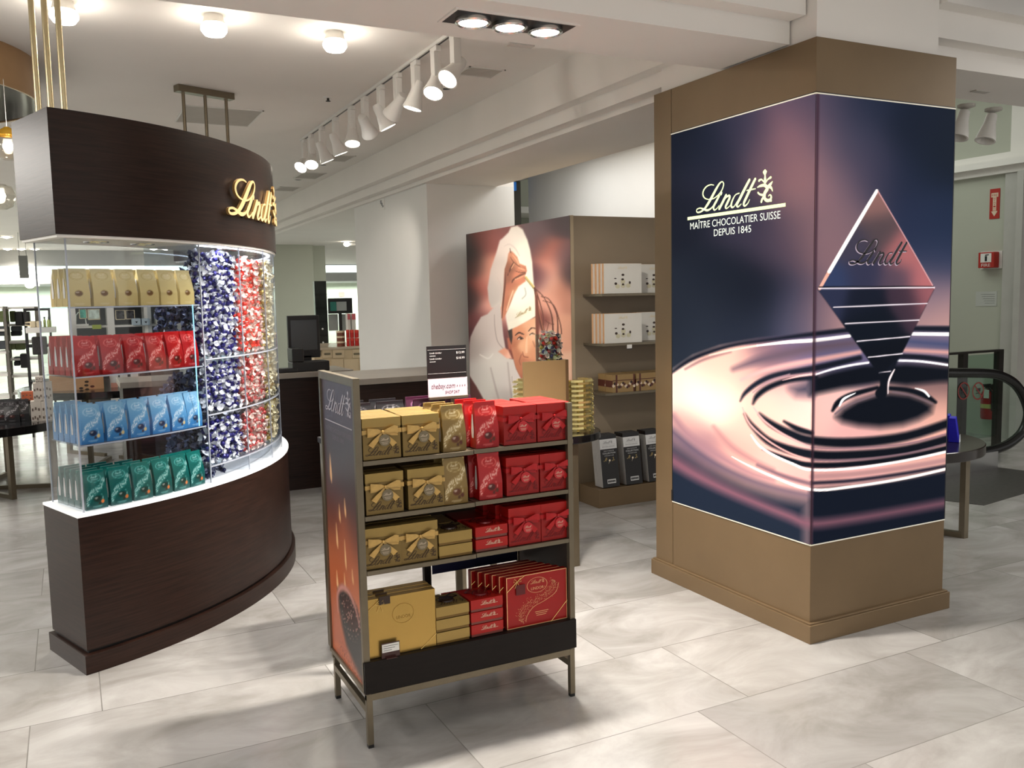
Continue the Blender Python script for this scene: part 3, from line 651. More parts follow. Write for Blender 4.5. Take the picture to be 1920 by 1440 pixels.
# acrylic shell: curved front, end pane, dividers, shelves
def acryl_arc(name, r, t0, t1, z0, z1, n=40): return part(name, MB().arc(C0, r-.003, r+.003, t0, t1, z0, z1, n), M_ACRYL, kk, smooth=True)
acryl_arc('front_pane', 1.87, -68.6, -47.6, .706, 1.893, 30); acryl_arc('front_pane', 1.87, -47.4, 20, .706, 1.893, 70); acryl_arc('back_pane', 1.53, -47.4, 20, .706, 1.893, 60)
def radial(name, t, r0, r1, z0, z1, th=.0025, mt_=None, parent=None):
    a = math.radians(t); b = MB().box((r0, -th, z0), (r1, th, z1)).xf(Matrix.Rotation(a, 4, 'Z')); return part(name, b, mt_ or M_ACRYL, parent or kk)
radial('end_pane', -68.7, 1.53, 1.873, .706, 1.893)
DIV = (-47.5, -36.8, -25.9, -14.5, -3.5, 8, 20)
for i, t in enumerate(DIV):
    d = radial('divider', t, 1.53, 1.868, .706, 1.893)
    radial('divider_edge', t, 1.868, 1.874, .706, 1.893, .0026 if i == 0 else .0012, M_ACRYL_EDGE)
radial('corner_edge', -68.7, 1.868, 1.874, .706, 1.893, .003, M_ACRYL_EDGE); radial('corner_edge', -68.7, 1.528, 1.533, .706, 1.893, .003, M_ACRYL_EDGE)
for z in (1.602, 1.300, 1.000):
    s_ = part('shelf', MB().arc(C0, 1.55, 1.866, -68.5, -47.8, z-.006, z, 24), clear_mat('shelf_acrylic', (226, 232, 240), .12), kk, smooth=True)
    part('shelf_lip', MB().arc(C0, 1.862, 1.8675, -68.5, -47.8, z-.007, z-.0005, 24), M_ACRYL_EDGE, kk, smooth=True)
BINZ = ((1.335, 1.885), (1.055, 1.322), (.795, 1.042))
for z in (1.328, 1.048, .788):
    part('bin_floor', MB().arc(C0, 1.535, 1.866, -47.3, 19.8, z-.005, z+.003, 60), clear_mat('bin_acrylic', (226, 230, 236), .1), kk, smooth=True)
    part('bin_lip', MB().arc(C0, 1.8655, 1.8735, -47.3, 19.8, z-.004, z+.003, 60), M_ACRYL_EDGE, kk, smooth=True)
# glowing strip on the front pane, standing in for one long pale blue reflection
radial('reflection_strip', -49.6, 1.874, 1.878, 1.005, 1.60, .0022, mat('pale_blue_reflection', (140, 205, 235), .2, emis=.5))

# foil wrapped truffles: a ball with two twisted fans
def candy(foil, fan, name):
    m = MB(); m.ball((0, 0, 0), .0138, 8, 5, 0)
    for s in (-1, 1):
        n = 7; vs = [(s*.0115, 0, 0)]
        for j in range(n):
            w = 2*PI*j/n; r = .0180 if j % 2 else .0140; vs.append((s*(.0265+(.004 if j % 2 else 0)), r*math.cos(w), r*math.sin(w)))
        m.add(vs, [(0, 1+j, 1+(j+1) % n) for j in range(n)], 1)
    me = m.mesh(name, [foil, fan]); me.polygons.foreach_set('use_smooth', [True]*len(me.polygons)); return me, m
M_FAN = mat('clear_twist_wrap', (246, 247, 252), .3, 0, emis=.0)
FOIL = {'navy': (mat('navy_foil', (36, 32, 112), .28, .3), M_FAN), 'red': (mat('red_foil', (236, 50, 36), .3, .3), mat('rosy_twist_wrap', (250, 226, 216), .25, .1)),
        'pink': (mat('rose_foil', (214, 84, 84), .24, .4), mat('rosy_twist_wrap')), 'gold': (mat('gold_foil', (222, 186, 92), .24, .6), mat('cream_twist_wrap', (250, 240, 205), .3, .1)),
        'dark': (mat('shaded_navy_foil', (26, 28, 66), .25, .5), mat('shaded_twist_wrap', (120, 124, 150), .3, .1))}  # navy wrap with the shade of the unlit side heaps in its colour
CM = {k: candy(*FOIL[k], 'wrapped_truffle') for k in FOIL}
def rnd_rot(): return Matrix.Rotation(random.uniform(0, 2*PI), 4, 'Z') @ Matrix.Rotation(random.uniform(-1.3, 1.3), 4, 'Y') @ Matrix.Rotation(random.uniform(0, 2*PI), 4, 'X')
def pol(r, t, z): a = math.radians(t); return (KC[0]+r*math.cos(a), KC[1]+r*math.sin(a), z)
def fill_bin(t0, t1, z0, z1, kind, binname, budget, colour_word, stuff):
    """front layer as single sweets (up to the budget), the rest of the bin as one heap"""
    step = .0345; arc = math.radians(t1-t0)*1.85; nx = max(1, int((arc-.02)/step)); nz = int((z1-z0-.01)/(step*.9)); cells = []
    for j in range(nz):
        for i in range(nx):
            t = t0+(i+.5+(.5 if j % 2 else 0)*.8)/(nx+.4)*(t1-t0); cells.append((t, z0+.019+j*step*.9))
    random.shuffle(cells); n = 0
    me = CM[kind][0]
    for (t, z) in cells:
        r = 1.842-random.uniform(0, .008); p = pol(r, t+random.uniform(-.35, .35), z+random.uniform(-.010, .010))
        if n < budget:
            o = bpy.data.objects.new('wrapped_truffle', me); COL.objects.link(o); o.matrix_world = Matrix.Translation(p) @ rnd_rot()
            tag(o, '%s foil wrapped truffle in the %s' % (colour_word, binname), 'truffle', '%s truffles in the %s' % (colour_word, binname)); n += 1
        else: stuff.append((kind, p))
    for j in range(int((z1-z0-.03)/(step*1.05))):   # second row behind
        for i in range(nx):
            t = t0+(i+.6)/(nx+.2)*(t1-t0); stuff.append((kind, pol(1.812, t, z0+.018+j*step*1.05)))
    return n
def heap(items, name, label, cat='truffles', matkeys=None):
    ks = sorted(set(k for k, _ in items)); mats = []
    mb = MB()
    for k, p in items:
        a = ks.index(k)*2; src = CM[k][1]; mtx = Matrix.Translation(p) @ rnd_rot()
        vs = [tuple(mtx @ Vector(v)) for v in src.v]; o = len(mb.v); mb.v += vs; mb.f += [tuple(i+o for i in f) for f in src.f]; mb.m += [a+q for q in src.m]
    for k in ks: mats += list(FOIL[k])
    ob = part(name, mb, mats, None, None, smooth=False, fix=False); return tag(ob, label, cat, None, 'stuff')
st_n, st_r, st_g = [], [], []
fill_bin(-47.2, -37.0, 1.338, 1.878, 'navy', 'tall left bin', 62, 'navy', st_n)
fill_bin(-47.2, -37.0, 1.058, 1.318, 'navy', 'middle left bin', 36, 'navy', st_n)
fill_bin(-47.2, -37.0, .798, 1.040, 'navy', 'bottom left bin', 34, 'navy', st_n)
fill_bin(-36.6, -26.1, 1.338, 1.872, 'red', 'tall centre bin', 52, 'bright red', st_r)
fill_bin(-36.6, -26.1, 1.058, 1.318, 'pink', 'middle centre bin', 27, 'rose red', st_r)
fill_bin(-36.6, -26.1, .798, 1.040, 'pink', 'bottom centre bin', 26, 'rose red', st_r)
fill_bin(-25.7, -14.7, 1.338, 1.868, 'gold', 'tall right bin', 35, 'pale gold', st_g)
fill_bin(-25.7, -14.7, 1.058, 1.318, 'gold', 'middle right bin', 14, 'pale gold', st_g)
fill_bin(-25.7, -14.7, .798, 1.040, 'gold', 'bottom right bin', 14, 'pale gold', st_g)
# unlit heaps, their shade put into the foil colour, sloping back behind the left side
dk = []
for (z0, z1, n) in ((1.338, 1.86, 230), (1.058, 1.30, 150), (.798, 1.02, 150)):
    for _ in range(n):
        r = 1.81-random.random()**1.3*.25; z = z0+.014+random.random()*max(.03, (z1-z0)*(1-(1.81-r)/.27*.62)); t = -47.0+random.uniform(.2, 3.0); dk.append(('dark', pol(r, t, z)))
for _ in range(60): dk.append(('dark', pol(random.uniform(1.62, 1.80), random.uniform(-46.5, -40), .722+random.uniform(0, .025))))
heap(st_n, 'truffle_heap', 'navy truffles packed behind the front row of the left bins')
heap(st_r, 'truffle_heap', 'red and rose truffles packed behind the front row of the centre bins')
heap(st_g, 'truffle_heap', 'pale gold truffles packed behind the front row of the right bins')
heap(dk, 'truffle_heap', 'navy truffles in a shade-darkened colour heaped against the left side of the bins')

# ------------------------------------------------------------------ printed pouches
def pouch_paint(kind):
    pal = {'red': ((190,16,18),(150,8,12),(240,120,110),(250,190,180)), 'gold': ((150,122,62),(120,94,44),(214,192,140),(240,226,190)),
           'blue': ((140,190,222),(48,122,186),(190,222,240),(236,246,252)), 'teal': ((8,112,104),(4,78,74),(120,196,186),(190,230,222)),
           'cream': ((222,204,150),(214,190,124),(196,172,110),(236,222,180)), 'black': ((26,24,28),(14,12,14),(120,116,120),(190,188,190)), 'plum': ((62,20,44),(40,10,28),(150,110,140),(200,180,196))}[kind]
    rs = np.random.RandomState(5)
    def paint(P, U, V):
        X = U*100; Y = V*150
        t = np.clip(V, 0, 1)[..., None]; img = np.array(pal[1], float)*(1-t)+np.array(pal[0], float)*t
        el = np.hypot((X-50)/31, (Y-121)/15); a = np.clip(1-abs(el-1)*7, 0, 1); img = over(img, pal[2], a*.9)
        sc = [(34,122,1.5),(38,130,2.2),(40,123,2.2),(45,125,2),(48,122,2),(51,125,2),(54,122,2),(58,130,2.4),(58,122,2),(64,130,2),(64,122,1.6)]
        img = over(img, pal[3], ink_stroke(X, Y, sc, 2)*.8)
        img = over(img, pal[3], ink_stroke(X, Y, [(34,115,4),(66,115,4)], 2)*.55)
        if kind != 'cream':
            a = ink_stroke(X, Y, [(8,20,10),(16,48,20),(40,70,24),(70,84,20),(92,112,14)], 6)
            sp = rs.rand(*X.shape); img = over(img, pal[2], a*.35); img = over(img, pal[3], a*(sp > .62)*.85)
        cx, cy = (50, 52) if kind == 'cream' else (52, 40)
        e = np.hypot((X-cx)/20, (Y-cy)/13); c = {'blue': (30,40,70), 'teal': (30,50,40), 'cream': (110,74,36), 'gold': (90,44,24)}.get(kind, (70,22,16))
        img = over(img, c, np.clip((1-e)*4, 0, 1)*.92); e2 = np.hypot((X-cx+6)/9, (Y-cy-4)/4); img = over(img, (250,240,230), np.clip((1-e2)*3, 0, 1)*.6)
        if kind in ('red', 'gold', 'teal', 'blue'):
            img = over(img, {'blue': (236,206,140), 'teal': (226,120,54)}.get(kind, (90,40,24)), np.clip((1-np.hypot((X-76)/9, (Y-28)/8))*4, 0, 1)); img = over(img, pal[3], ink_stroke(X, Y, [(52,58,1),(72,56,2),(78,36,2)], 1.5)*.7)
            img = over(img, (70,34,22), np.clip((1-np.hypot((X-62)/7, (Y-22)/6))*4, 0, 1)*.8)
        img = over(img, pal[3], ink_stroke(X, Y, [(30,12,2.2),(72,12,2.2)], 1.5)*.55); img = over(img, pal[3], ink_stroke(X, Y, [(36,7,1.6),(66,7,1.6)], 1.5)*.4)
        return img
    return paint
POUCH = {}
M_POUCH = mat('pouch_print', None, .3, attr='ink')
M_SIDE = mat('white_gusset_label', (226, 224, 220), .5, var=.03)
def pouch(kind, w=.098, d=.052, h=.168, name=None):
    """pouch standing at z 0, front facing -y"""
    me_key = (kind, w, h)
    paint = pouch_paint(kind); root = thing(name or 'chocolate_pouch', 'pouch', 'pouch')
    nu, nv = 26, 40; u = np.linspace(0, 1, nu+1); v = np.linspace(0, 1, nv+1); U, V = np.meshgrid(u, v)
    dep = np.interp(V, [0, .35, .7, .93, 1], [d/2, d/2*1.08, d/2*.62, .004, .003]); wid = np.interp(V, [0, .5, .9, 1], [w, w*.98, w*.93, w*.92])
    X = (U-.5)*wid; Yv = -dep-np.sin(U*PI)*.003; Z = V*h
    col = lin_arr(paint(None, U, V)).reshape(-1, 3)
    n = (nu+1)*(nv+1); idx = np.arange(n).reshape(nv+1, nu+1)
    q = np.stack([idx[:-1, :-1], idx[:-1, 1:], idx[1:, 1:], idx[1:, :-1]], -1).reshape(-1, 4)
    bot = np.array(col[0]); verts = np.stack([X, Yv, Z], -1).reshape(-1, 3).tolist(); cols = col.tolist(); faces = q.tolist()
    back = np.stack([X, dep, Z], -1)[:, [0, -1]].reshape(-1, 3).tolist(); o = len(verts); verts += back; base = lin_arr(np.array({'red': (190,16,18), 'gold': (146,118,58), 'blue': (96,156,206), 'teal': (6,96,90), 'cream': (206,184,124), 'black': (22,20,24), 'plum': (60,20,44)}[kind], float)); cols += [list(base)]*len(back)
    bk = lambda j, s: o+2*j+s
    for j in range(nv):
        faces.append([bk(j, 1), bk(j, 0), bk(j+1, 0), bk(j+1, 1)])
        faces.append([int(idx[j, 0]), int(idx[j+1, 0]), bk(j+1, 0), bk(j, 0)]); faces.append([int(idx[j, nu]), bk(j, 1), bk(j+1, 1), int(idx[j+1, nu])])
    faces.append([int(i) for i in idx[-1]]+[bk(nv, 1), bk(nv, 0)]); faces.append([int(i) for i in idx[0][::-1]]+[bk(0, 0), bk(0, 1)])
    me = bpy.data.meshes.new('pouch_body'); me.from_pydata(verts, [], faces); ca = me.color_attributes.new('ink', 'FLOAT_COLOR', 'POINT')
    ca.data.foreach_set('color', np.c_[np.array(cols), np.ones(len(cols))].astype(np.float32).ravel()); me.materials.append(M_POUCH)
    link('pouch_body', me, root, smooth=True, fix=False)
    for s in (-1, 1):
        lb = MB(); zz = [.22*h, .38*h, .5*h, .62*h, .74*h]; ww = [d*.30, d*.42, d*.34, d*.22, d*.12]; x = s*(w/2+.0012)
        vs = [(x, -b/2, z) for z, b in zip(zz, ww)]+[(x, b/2, z) for z, b in zip(zz, ww)]
        lb.add(vs, [(i, i+1, 6+i, 5+i) for i in range(4)]); part('gusset_label', lb, M_SIDE, root, 'white printed side label', fix=False)
    m = MB().cbox((0, 0, h-.006), (w*.93, .0075, .0125)); c_ = {'red': (224,40,34), 'gold': (200,172,104), 'blue': (120,176,214), 'teal': (20,140,126), 'cream': (236,222,176), 'black': (40,38,44), 'plum': (90,40,70)}[kind]
    part('top_seal', m, mat('%s_seal_foil' % kind, c_, .3, .2, var=.03), root)
    POUCH[kind] = root; return root
protos = set()
def place(proto, loc, rz, label, group):
    if proto.name not in protos:
        protos.add(proto.name); proto.location = loc; proto.rotation_euler = (0, 0, rz); proto['label'] = label; proto['group'] = group; return proto
    return dup(proto, loc, rz, label, group)

# kiosk pouches: rows along the curve
for k in ('cream', 'red', 'blue', 'teal'): pouch(k, .098, .05, {'cream': .165, 'red': .172, 'blue': .172, 'teal': .170}[k])
ORD = ('leftmost', 'second from the left', 'third from the left', 'third from the right', 'second from the right', 'rightmost')
for kind, z, word, shelf, nb, bt in (('cream', 1.6025, 'cream gold', 'top clear shelf', (3, 2, 2, 2, 2, 2), (-67.15,-63.7,-60.2,-56.7,-53.25,-49.8)), ('red', 1.3005, 'red', 'second clear shelf', (5, 2, 2, 2, 2, 2), (-66.6,-63.1,-59.6,-56.1,-52.7,-49.6)),
                           ('blue', 1.0005, 'light blue', 'third clear shelf', (5, 2, 2, 2, 2, 2), (-66.6,-63.1,-59.6,-56.1,-52.7,-49.6)), ('teal', .7065, 'teal', 'white worktop', (5, 4, 3, 2, 2, 2), (-66.6,-63.1,-59.7,-56.3,-52.9,-49.7))):
    for i, t in enumerate(bt):
        for j in range(nb[i]):
            r = 1.826-j*.0585; a = math.radians(t); rz = a+PI/2+random.uniform(-.05, .05)
            if r < 1.56: continue
            rowname = ('front row', 'second row', 'third row', 'fourth row', 'back row')[j]
            place(POUCH[kind], (KC[0]+r*math.cos(a), KC[1]+r*math.sin(a), z), rz, '%s chocolate pouch, %s, %s of the kiosk %s' % (word, ORD[i], rowname, shelf), '%s pouches on the kiosk %s' % (word, shelf))

# ------------------------------------------------------------------ the rack
RX0, RX1, RY0, RY1 = .862, 1.735, 2.94, 3.41
rk = thing('display_rack', 'free-standing bronze framed rack with dark tray, full of gold and red gift boxes', 'rack', ((RX0+RX1)/2, (RY0+RY1)/2, 0))
def rp(name, mb, mats, **k): return wpart(name, mb, mats, rk, **k)
T = .022
for (x, y) in ((RX0+.006, RY0), (RX0+.012, RY1-T), (RX1-T-.004, RY0), (RX1-T-.004, RY1-T)):
    l_ = MB().box((x, y, .012), (x+T, y+T, .20)); o_ = rp('leg', l_, M_BRONZE2, bevel=.0015)
    part('foot', MB().box((x+.001, y+.001, 0), (x+T-.001, y+T-.001, .012)), M_BLACK, o_)
for x in (RX0+.008, RX1-T-.004): rp('side_rail', MB().box((x, RY0+T, .125), (x+.018, RY1-T, .15)), M_BRONZE2, bevel=.001)
rp('front_rail', MB().box((RX0+.006, RY0+.001, .175), (RX1-.004, RY0+T, .20)), M_BRONZE2, bevel=.001)
rp('back_rail', MB().box((RX0+.006, RY1-T, .175), (RX1-.004, RY1, .20)), M_BRONZE2, bevel=.001)
def side(x0, x1, z0, ztop_f, ztop_b, name='side_frame'):
    f = MB(); f.box((x0, RY0, z0), (x1, RY0+T, ztop_f)); f.box((x0, RY1-T*.8, z0), (x1, RY1, ztop_b)); f.box((x0, RY0+T, z0), (x1, RY1-T*.8, z0+.018)); f.box((x0, RY0+T, ztop_b-.03), (x1, RY1-T*.8, ztop_b)); return rp(name, f, M_BRONZE2, bevel=.001)
side(RX0, RX0+.024, .20, 1.335, 1.335); side(RX1-.022, RX1, .20, 1.19, 1.10)
rp('side_board', MB().box((RX0+.010, RY0+T, .218), (RX0+.018, RY1-T*.8, 1.305)), M_DARK)
rp('side_board', MB().box((RX1-.016, RY0+T, .218), (RX1-.008, RY1-T*.8, 1.08)), mat('dark_board', (58, 46, 38), .5, var=.1))
def side_art(P, U, V):
    X = U*100; Y = (1-V)*300           # 100 x 300, y down
    img = ink_rbf(X, Y, [(10,10,82,72,82),(90,10,84,74,84),(50,80,80,70,78),(20,120,86,64,70),(80,120,78,66,70),(15,150,120,62,48),(60,160,190,104,72),(85,150,120,76,68),(20,185,196,110,72),(80,190,200,118,84),(30,215,200,100,56),(90,240,206,120,90),(10,260,196,110,78),(30,290,190,104,76),(90,290,196,118,90)], 22)
    def st(c, s, *p):
        nonlocal img; img = over(img, c, ink_stroke(X, Y, p, s))
    for (x, y, l, w) in ((18,95,30,7),(60,128,18,5),(42,138,18,5),(30,165,26,6),(55,178,30,5),(25,215,20,6),(50,212,24,6),(75,195,14,4),(40,224,16,5)): st((250,196,140), 3, (x,y-l/2,1),(x+1,y+l*.2,w),(x+2,y+l/2,1))
    e = ink_poly(X, Y, [(26,226),(40,218),(62,216),(85,224),(100,240),(100,300),(70,288),(48,278),(36,262),(28,245)], 5); img = over(img, (48,46,46), e)
    e = ink_poly(X, Y, [(36,228),(60,222),(84,228),(92,246),(70,254),(44,250)], 4); img = over(img, (54,22,20), e)
    rs = np.random.RandomState(3); sp = rs.rand(*X.shape); a = ink_poly(X, Y, [(30,225),(90,222),(98,250),(60,266),(38,255)], 6); img = over(img, (214,168,150), a*(sp > .9)*.8)
    st((216,150,140), 5, (24,250,3),(24,232,5),(40,218,7),(62,216,6),(80,226,4),(90,240,2))
    st((206,110,70), 6, (4,300,8),(20,290,8),(60,300,6)); a = ink_poly(X, Y, [(30,285),(100,290),(100,300),(20,300)], 8); img = over(img, (120,52,40), a*(sp > .7)*.7)
    return img
painted_grid('side_print', (RX0+.0085, RY1-T*.8, .218), (0, RY0+T-RY1+T*.8, 0), (0, 0, 1.087), 60, 190, side_art, mat('satin_print', None, .4, attr='ink'), rk).location = -Vector(rk.location)
sf = lambda u, v, d=0: (RX0+.0075-d, RY1-.05-u, 1.165+v)
m = add_logo(MB(), sf, .62, crest=True, du=.012, dv=.01); m.add([sf(.0, -.018), sf(.36, -.018), sf(.36, -.014), sf(.0, -.014)], [(0, 1, 2, 3)])
rp('side_logo', m, mat('silver_ink', (196, 186, 190), .4, .3), label='silver script logo')
m = add_text(MB(), 'MAÎTRE CHOCOLATIER SUISSE', sf, .01, -.055, .34, .018); add_text(m, 'DEPUIS 1845', sf, .10, -.082, .15, .018); rp('side_tagline', m, mat('dim_ink', (122, 110, 118), .4))
# tray, shelves, uprights, back panels
M_TRAY = mat('dark_brown_tray', (24, 18, 15), .5, var=.15, scale=12, stretch=(1, 1, 6), spec=.22)
rp('tray', MB().box((RX0+.0, RY0-.008, .205), (RX1, RY0+.012, .322)).box((RX0+.026, RY0+.012, .31), (RX1-.024, RY1-.01, .322)).box((RX0+.026, RY0+.012, .20), (RX1-.024, RY1-.01, .208)), M_TRAY, bevel=.0015)
XM = 1.312
for z in (1.040, .843, .646):
    for x0, x1 in ((RX0+.026, XM-.001), (XM+.001, RX1+.004)):
        dz = 0 if x0 < 1 else .002
        rp('shelf', MB().box((x0, RY0+.008, z-.012+dz), (x1-(.026 if x1 > 1.6 else 0), RY1-.04 if z > 1 else RY1-.06, z+dz)).box((x0, RY0+.002, z-.014+dz), (x1, RY0+.010, z+.002+dz)), M_BRONZE2, bevel=.001)
rp('centre_upright', MB().box((XM-.045, RY1-.03, .322), (XM-.015, RY1-.006, 1.16)), M_DARK)
for k in range(10): rp('slot', MB().box((XM-.034, RY1-.0315, .38+k*.07), (XM-.028, RY1-.0295, .41+k*.07)), M_BLACK)
def card_art(P, U, V): return ink_rbf(U*100, V*100, [(5,90,226,218,210),(60,80,210,190,176),(90,50,170,150,130),(20,30,200,180,160)] if P[0, 0, 0] < XM-.1 else [(5,90,214,210,214),(40,60,70,80,130),(60,30,24,30,64),(95,90,180,178,184),(10,20,40,46,90)], 30)
for x0, x1 in ((XM-.01, RX1-.03),): painted_grid('back_card', (x0, RY1-.028, .45), (x1-x0, 0, 0), (0, 0, .19), 20, 12, card_art, M_INK, rk).location = -Vector(rk.location)
for x0, x1 in ((RX0+.03, XM-.05), (XM-.01, RX1-.03)): rp('back_panel', MB().box((x0, RY1-.02, .66), (x1, RY1-.01, 1.03)), mat('dark_board'))

# ------------------------------------------------------------------ gift boxes
M_GOLDB = mat('matt_gold_card', (136, 112, 64), .36, .5, var=.03, scale=4)
M_GOLDL = mat('bright_gold_card', (168, 140, 80), .32, .55, var=.03, scale=4)
M_REDB = mat('deep_red_card', (150, 14, 8), .4, .05, var=.04, scale=4)
M_REDL = mat('red_lid_card', (170, 18, 10), .4, .05, var=.04, scale=4)
M_DKINK = mat('dark_bronze_ink', (66, 46, 22), .5); M_RDINK = mat('dark_red_ink', (112, 8, 12), .5)
def strip(mb, path, widths, up=(0, 0, 1), m=0):
    """cloth ribbon along path, width across up"""
    up = Vector(up); vs = []
    for p, w in zip(path, widths): vs += [Vector(p)-up*w/2, Vector(p)+up*w/2]
    return mb.add(vs, [(2*i, 2*i+2, 2*i+3, 2*i+1) for i in range(len(path)-1)], m)
def gift_box(kind, w=.143, d=.075, h=.148):
    red = kind == 'red'; root = thing('gift_box', 'box', 'gift box')
    body = part('box_body', MB().box((-w/2+.0015, -d/2+.0015, 0), (w/2-.0015, d/2-.0015, h-.004)), M_REDB if red else M_GOLDB, root, bevel=.0012)
    lid = MB().box((-w/2, -d/2, h-.034), (w/2, d/2, h)); part('lid', lid, M_REDL if red else M_GOLDL, root, bevel=.0012)
    rb = mat('red_satin_ribbon', (176, 20, 24), .32, .1, var=.1, scale=40) if red else mat('gold_satin_ribbon', (204, 166, 96), .3, .25, var=.1, scale=40)
    y = -d/2-.0012; zc = h*.665; rw = .016
    bnd = MB(); strip(bnd, [(-w/2-.001, d/2, zc), (-w/2-.001, y, zc), (-.045, y-.001, zc+.002), (0, y-.003, zc), (.045, y-.001, zc+.001), (w/2+.001, y, zc), (w/2+.001, d/2, zc)], [rw, rw, rw*.8, .004, rw*.8, rw, rw])
    part('ribbon', bnd, rb, root, fix=False)
    bow = MB()
    for s in (-1, 1):
        P = [(0, y-.006, zc), (s*.018, y-.014, zc+.004), (s*.040, y-.017, zc+.0075*(1.3 if s > 0 else .4)), (s*.056, y-.012, zc+.004), (s*.056, y-.007, zc-.004), (s*.034, y-.005, zc-.007), (0, y-.004, zc-.001)]
        strip(bow, P, [.004, .016, .024, .026, .026, .018, .004])
        T_ = [(0, y-.005, zc-.002), (s*.016, y-.010, zc-.020), (s*.030, y-.008, zc-.034), (s*.044, y-.006, zc-.050)]
        vs = []
        for i, p in enumerate(T_):
            n_ = Vector((.8, 0, .6*s)).normalized(); ww = (.004, .014, .018, .021)[i]; vs += [Vector(p)-n_*ww/2, Vector(p)+n_*ww/2]
        bow.add(vs, [(2*i, 2*i+2, 2*i+3, 2*i+1) for i in range(3)])
    bow.ball((0, y-.009, zc), .0055, 8, 5, 0, (1, .8, 1.1))
    part('bow', bow, rb, root, fix=False, smooth=True)
    md = MB(); n = 24; cx, cz = .006, zc-.030; R = .021; yy = y-.0125
    vs = [(cx+R*math.cos(2*PI*k/n), yy, cz+R*math.sin(2*PI*k/n)) for k in range(n)]+[(cx+R*math.cos(2*PI*k/n), yy+.002, cz+R*math.sin(2*PI*k/n)) for k in range(n)]
    md.add(vs, [tuple(range(n))[::-1], tuple(range(n, 2*n))]+[(k, (k+1) % n, n+(k+1) % n, n+k) for k in range(n)])
    tg = part('round_tag', md, mat('red_tag', (196, 44, 50), .35, .2) if red else mat('pewter_tag', (128, 116, 92), .35, .5), root)
    t_ = MB(); add_logo(t_, lambda u, v, d_: (cx-.016+u, yy-.0006-d_, cz-.002+v), .068, crest=False)
    for k in range(3): t_.box((cx-.013+k*.002, yy-.0008, cz-.007-k*.0035), (cx+.013-k*.002, yy-.0004, cz-.0062-k*.0035))
    part('tag_print', t_, mat('pale_tag_ink', (226, 206, 180), .4, .3), tg, fix=False)
    lt = MB(); add_logo(lt, lambda u, v, d_: (-w*.44+u, -d/2-.0004-d_, .010+v), w*.70/LOGO_W, crest=True); part('lettering', lt, M_RDINK if red else M_DKINK, root, 'dark script lettering along the bottom', fix=False)
    return root
GB = gift_box('gold'); RB = gift_box('red')
GB['label'] = 'gold'; RB['label'] = 'red'
shelfz = {1: 1.0425, 2: .8455, 3: .6485}
SH = {1: 'top shelf', 2: 'second shelf', 3: 'third shelf'}
YF = 2.995
def gx(proto, x, s, row, where, rz=0, dz=0):
    word = 'gold' if proto is GB else 'red'
    y = YF+row*.080
    rown = (' in front', ' behind the front one', ' at the very back')[row]
    place(proto, (x, y, shelfz[s]+dz), rz, '%s ribboned gift box, %s%s, rack %s' % (word, where, rown, SH[s]), '%s gift boxes on the rack' % word)
for s, xs in ((1, (.965, 1.112)), (2, (.968, 1.127)), (3, (.955, 1.094))):
    for i, x in enumerate(xs):
        for row in range(4 if s == 1 else 3):
            if row == 3: continue
            gx(GB, x+(row*.006 if i else row*.002), s, row, ('left', 'right')[i]+' of two', random.uniform(-.03, .03) if row == 0 else 0)
for s, xs in ((1, (1.514, 1.660)), (2, (1.522, 1.667)), (3, (1.527, 1.668))):
    for i, x in enumerate(xs):
        for row in range(3): gx(RB, x-(.016*row if i == 0 else 0), s, row, ('left', 'right')[i]+' of two', random.uniform(-.02, .02) if row == 0 else 0, .002)
# rack pouches
GP = pouch('gold', .094, .050, .170); RP = pouch('red', .096, .052, .172); RP['label'] = 'rack red'
for s in (1, 2):
    for j in range(3):
        place(GP, (1.243+(.0 if s == 1 else .001)-j*.010, 2.985+j*.058, shelfz[s]), random.uniform(-.04, .04), 'olive gold chocolate pouch, %s, %s of the rack' % (('front', 'middle', 'rearmost')[j]+' of three', SH[s]), 'olive gold pouches on the rack')
        place(RP, (1.375+(.0 if s == 1 else .010)-j*.012, 2.982+j*.058, shelfz[s]+.002), random.uniform(-.06, .06)-(.06 if s == 2 else 0), 'red chocolate pouch, %s, %s of the rack' % (('front', 'middle', 'rearmost')[j]+' of three', SH[s]), 'red pouches on the rack')
# low square boxes, stacked
def low_box(kind, w=.134, d=.12, h=.046):
    red = kind == 'red'; root = thing('square_box', 'b', 'chocolate box')
    part('box_body', MB().box((-w/2+.0015, -d/2+.0015, 0), (w/2-.0015, d/2-.0015, h*.3)), mat('shadow_gold_card', (120, 92, 44), .4, .4) if not red else mat('grey_red_card', (120, 60, 52), .4), root, bevel=.001)
    part('lid', MB().box((-w/2, -d/2, h*.2), (w/2, d/2, h)), M_REDL if red else M_GOLDL, root, bevel=.001)
    t_ = MB(); add_logo(t_, lambda u, v, d_: (-w*.20+u, -d/2-.0005-d_, h*.45+v), .11, crest=True)
    for k in range(6): t_.box((w*.12+k*.005, -d/2-.0008, h*.52), (w*.12+k*.005+.003, -d/2-.0004, h*.56))
    if red: part('lettering', t_, mat('pale_tag_ink'), root, 'pale script lettering', fix=False)
    return root
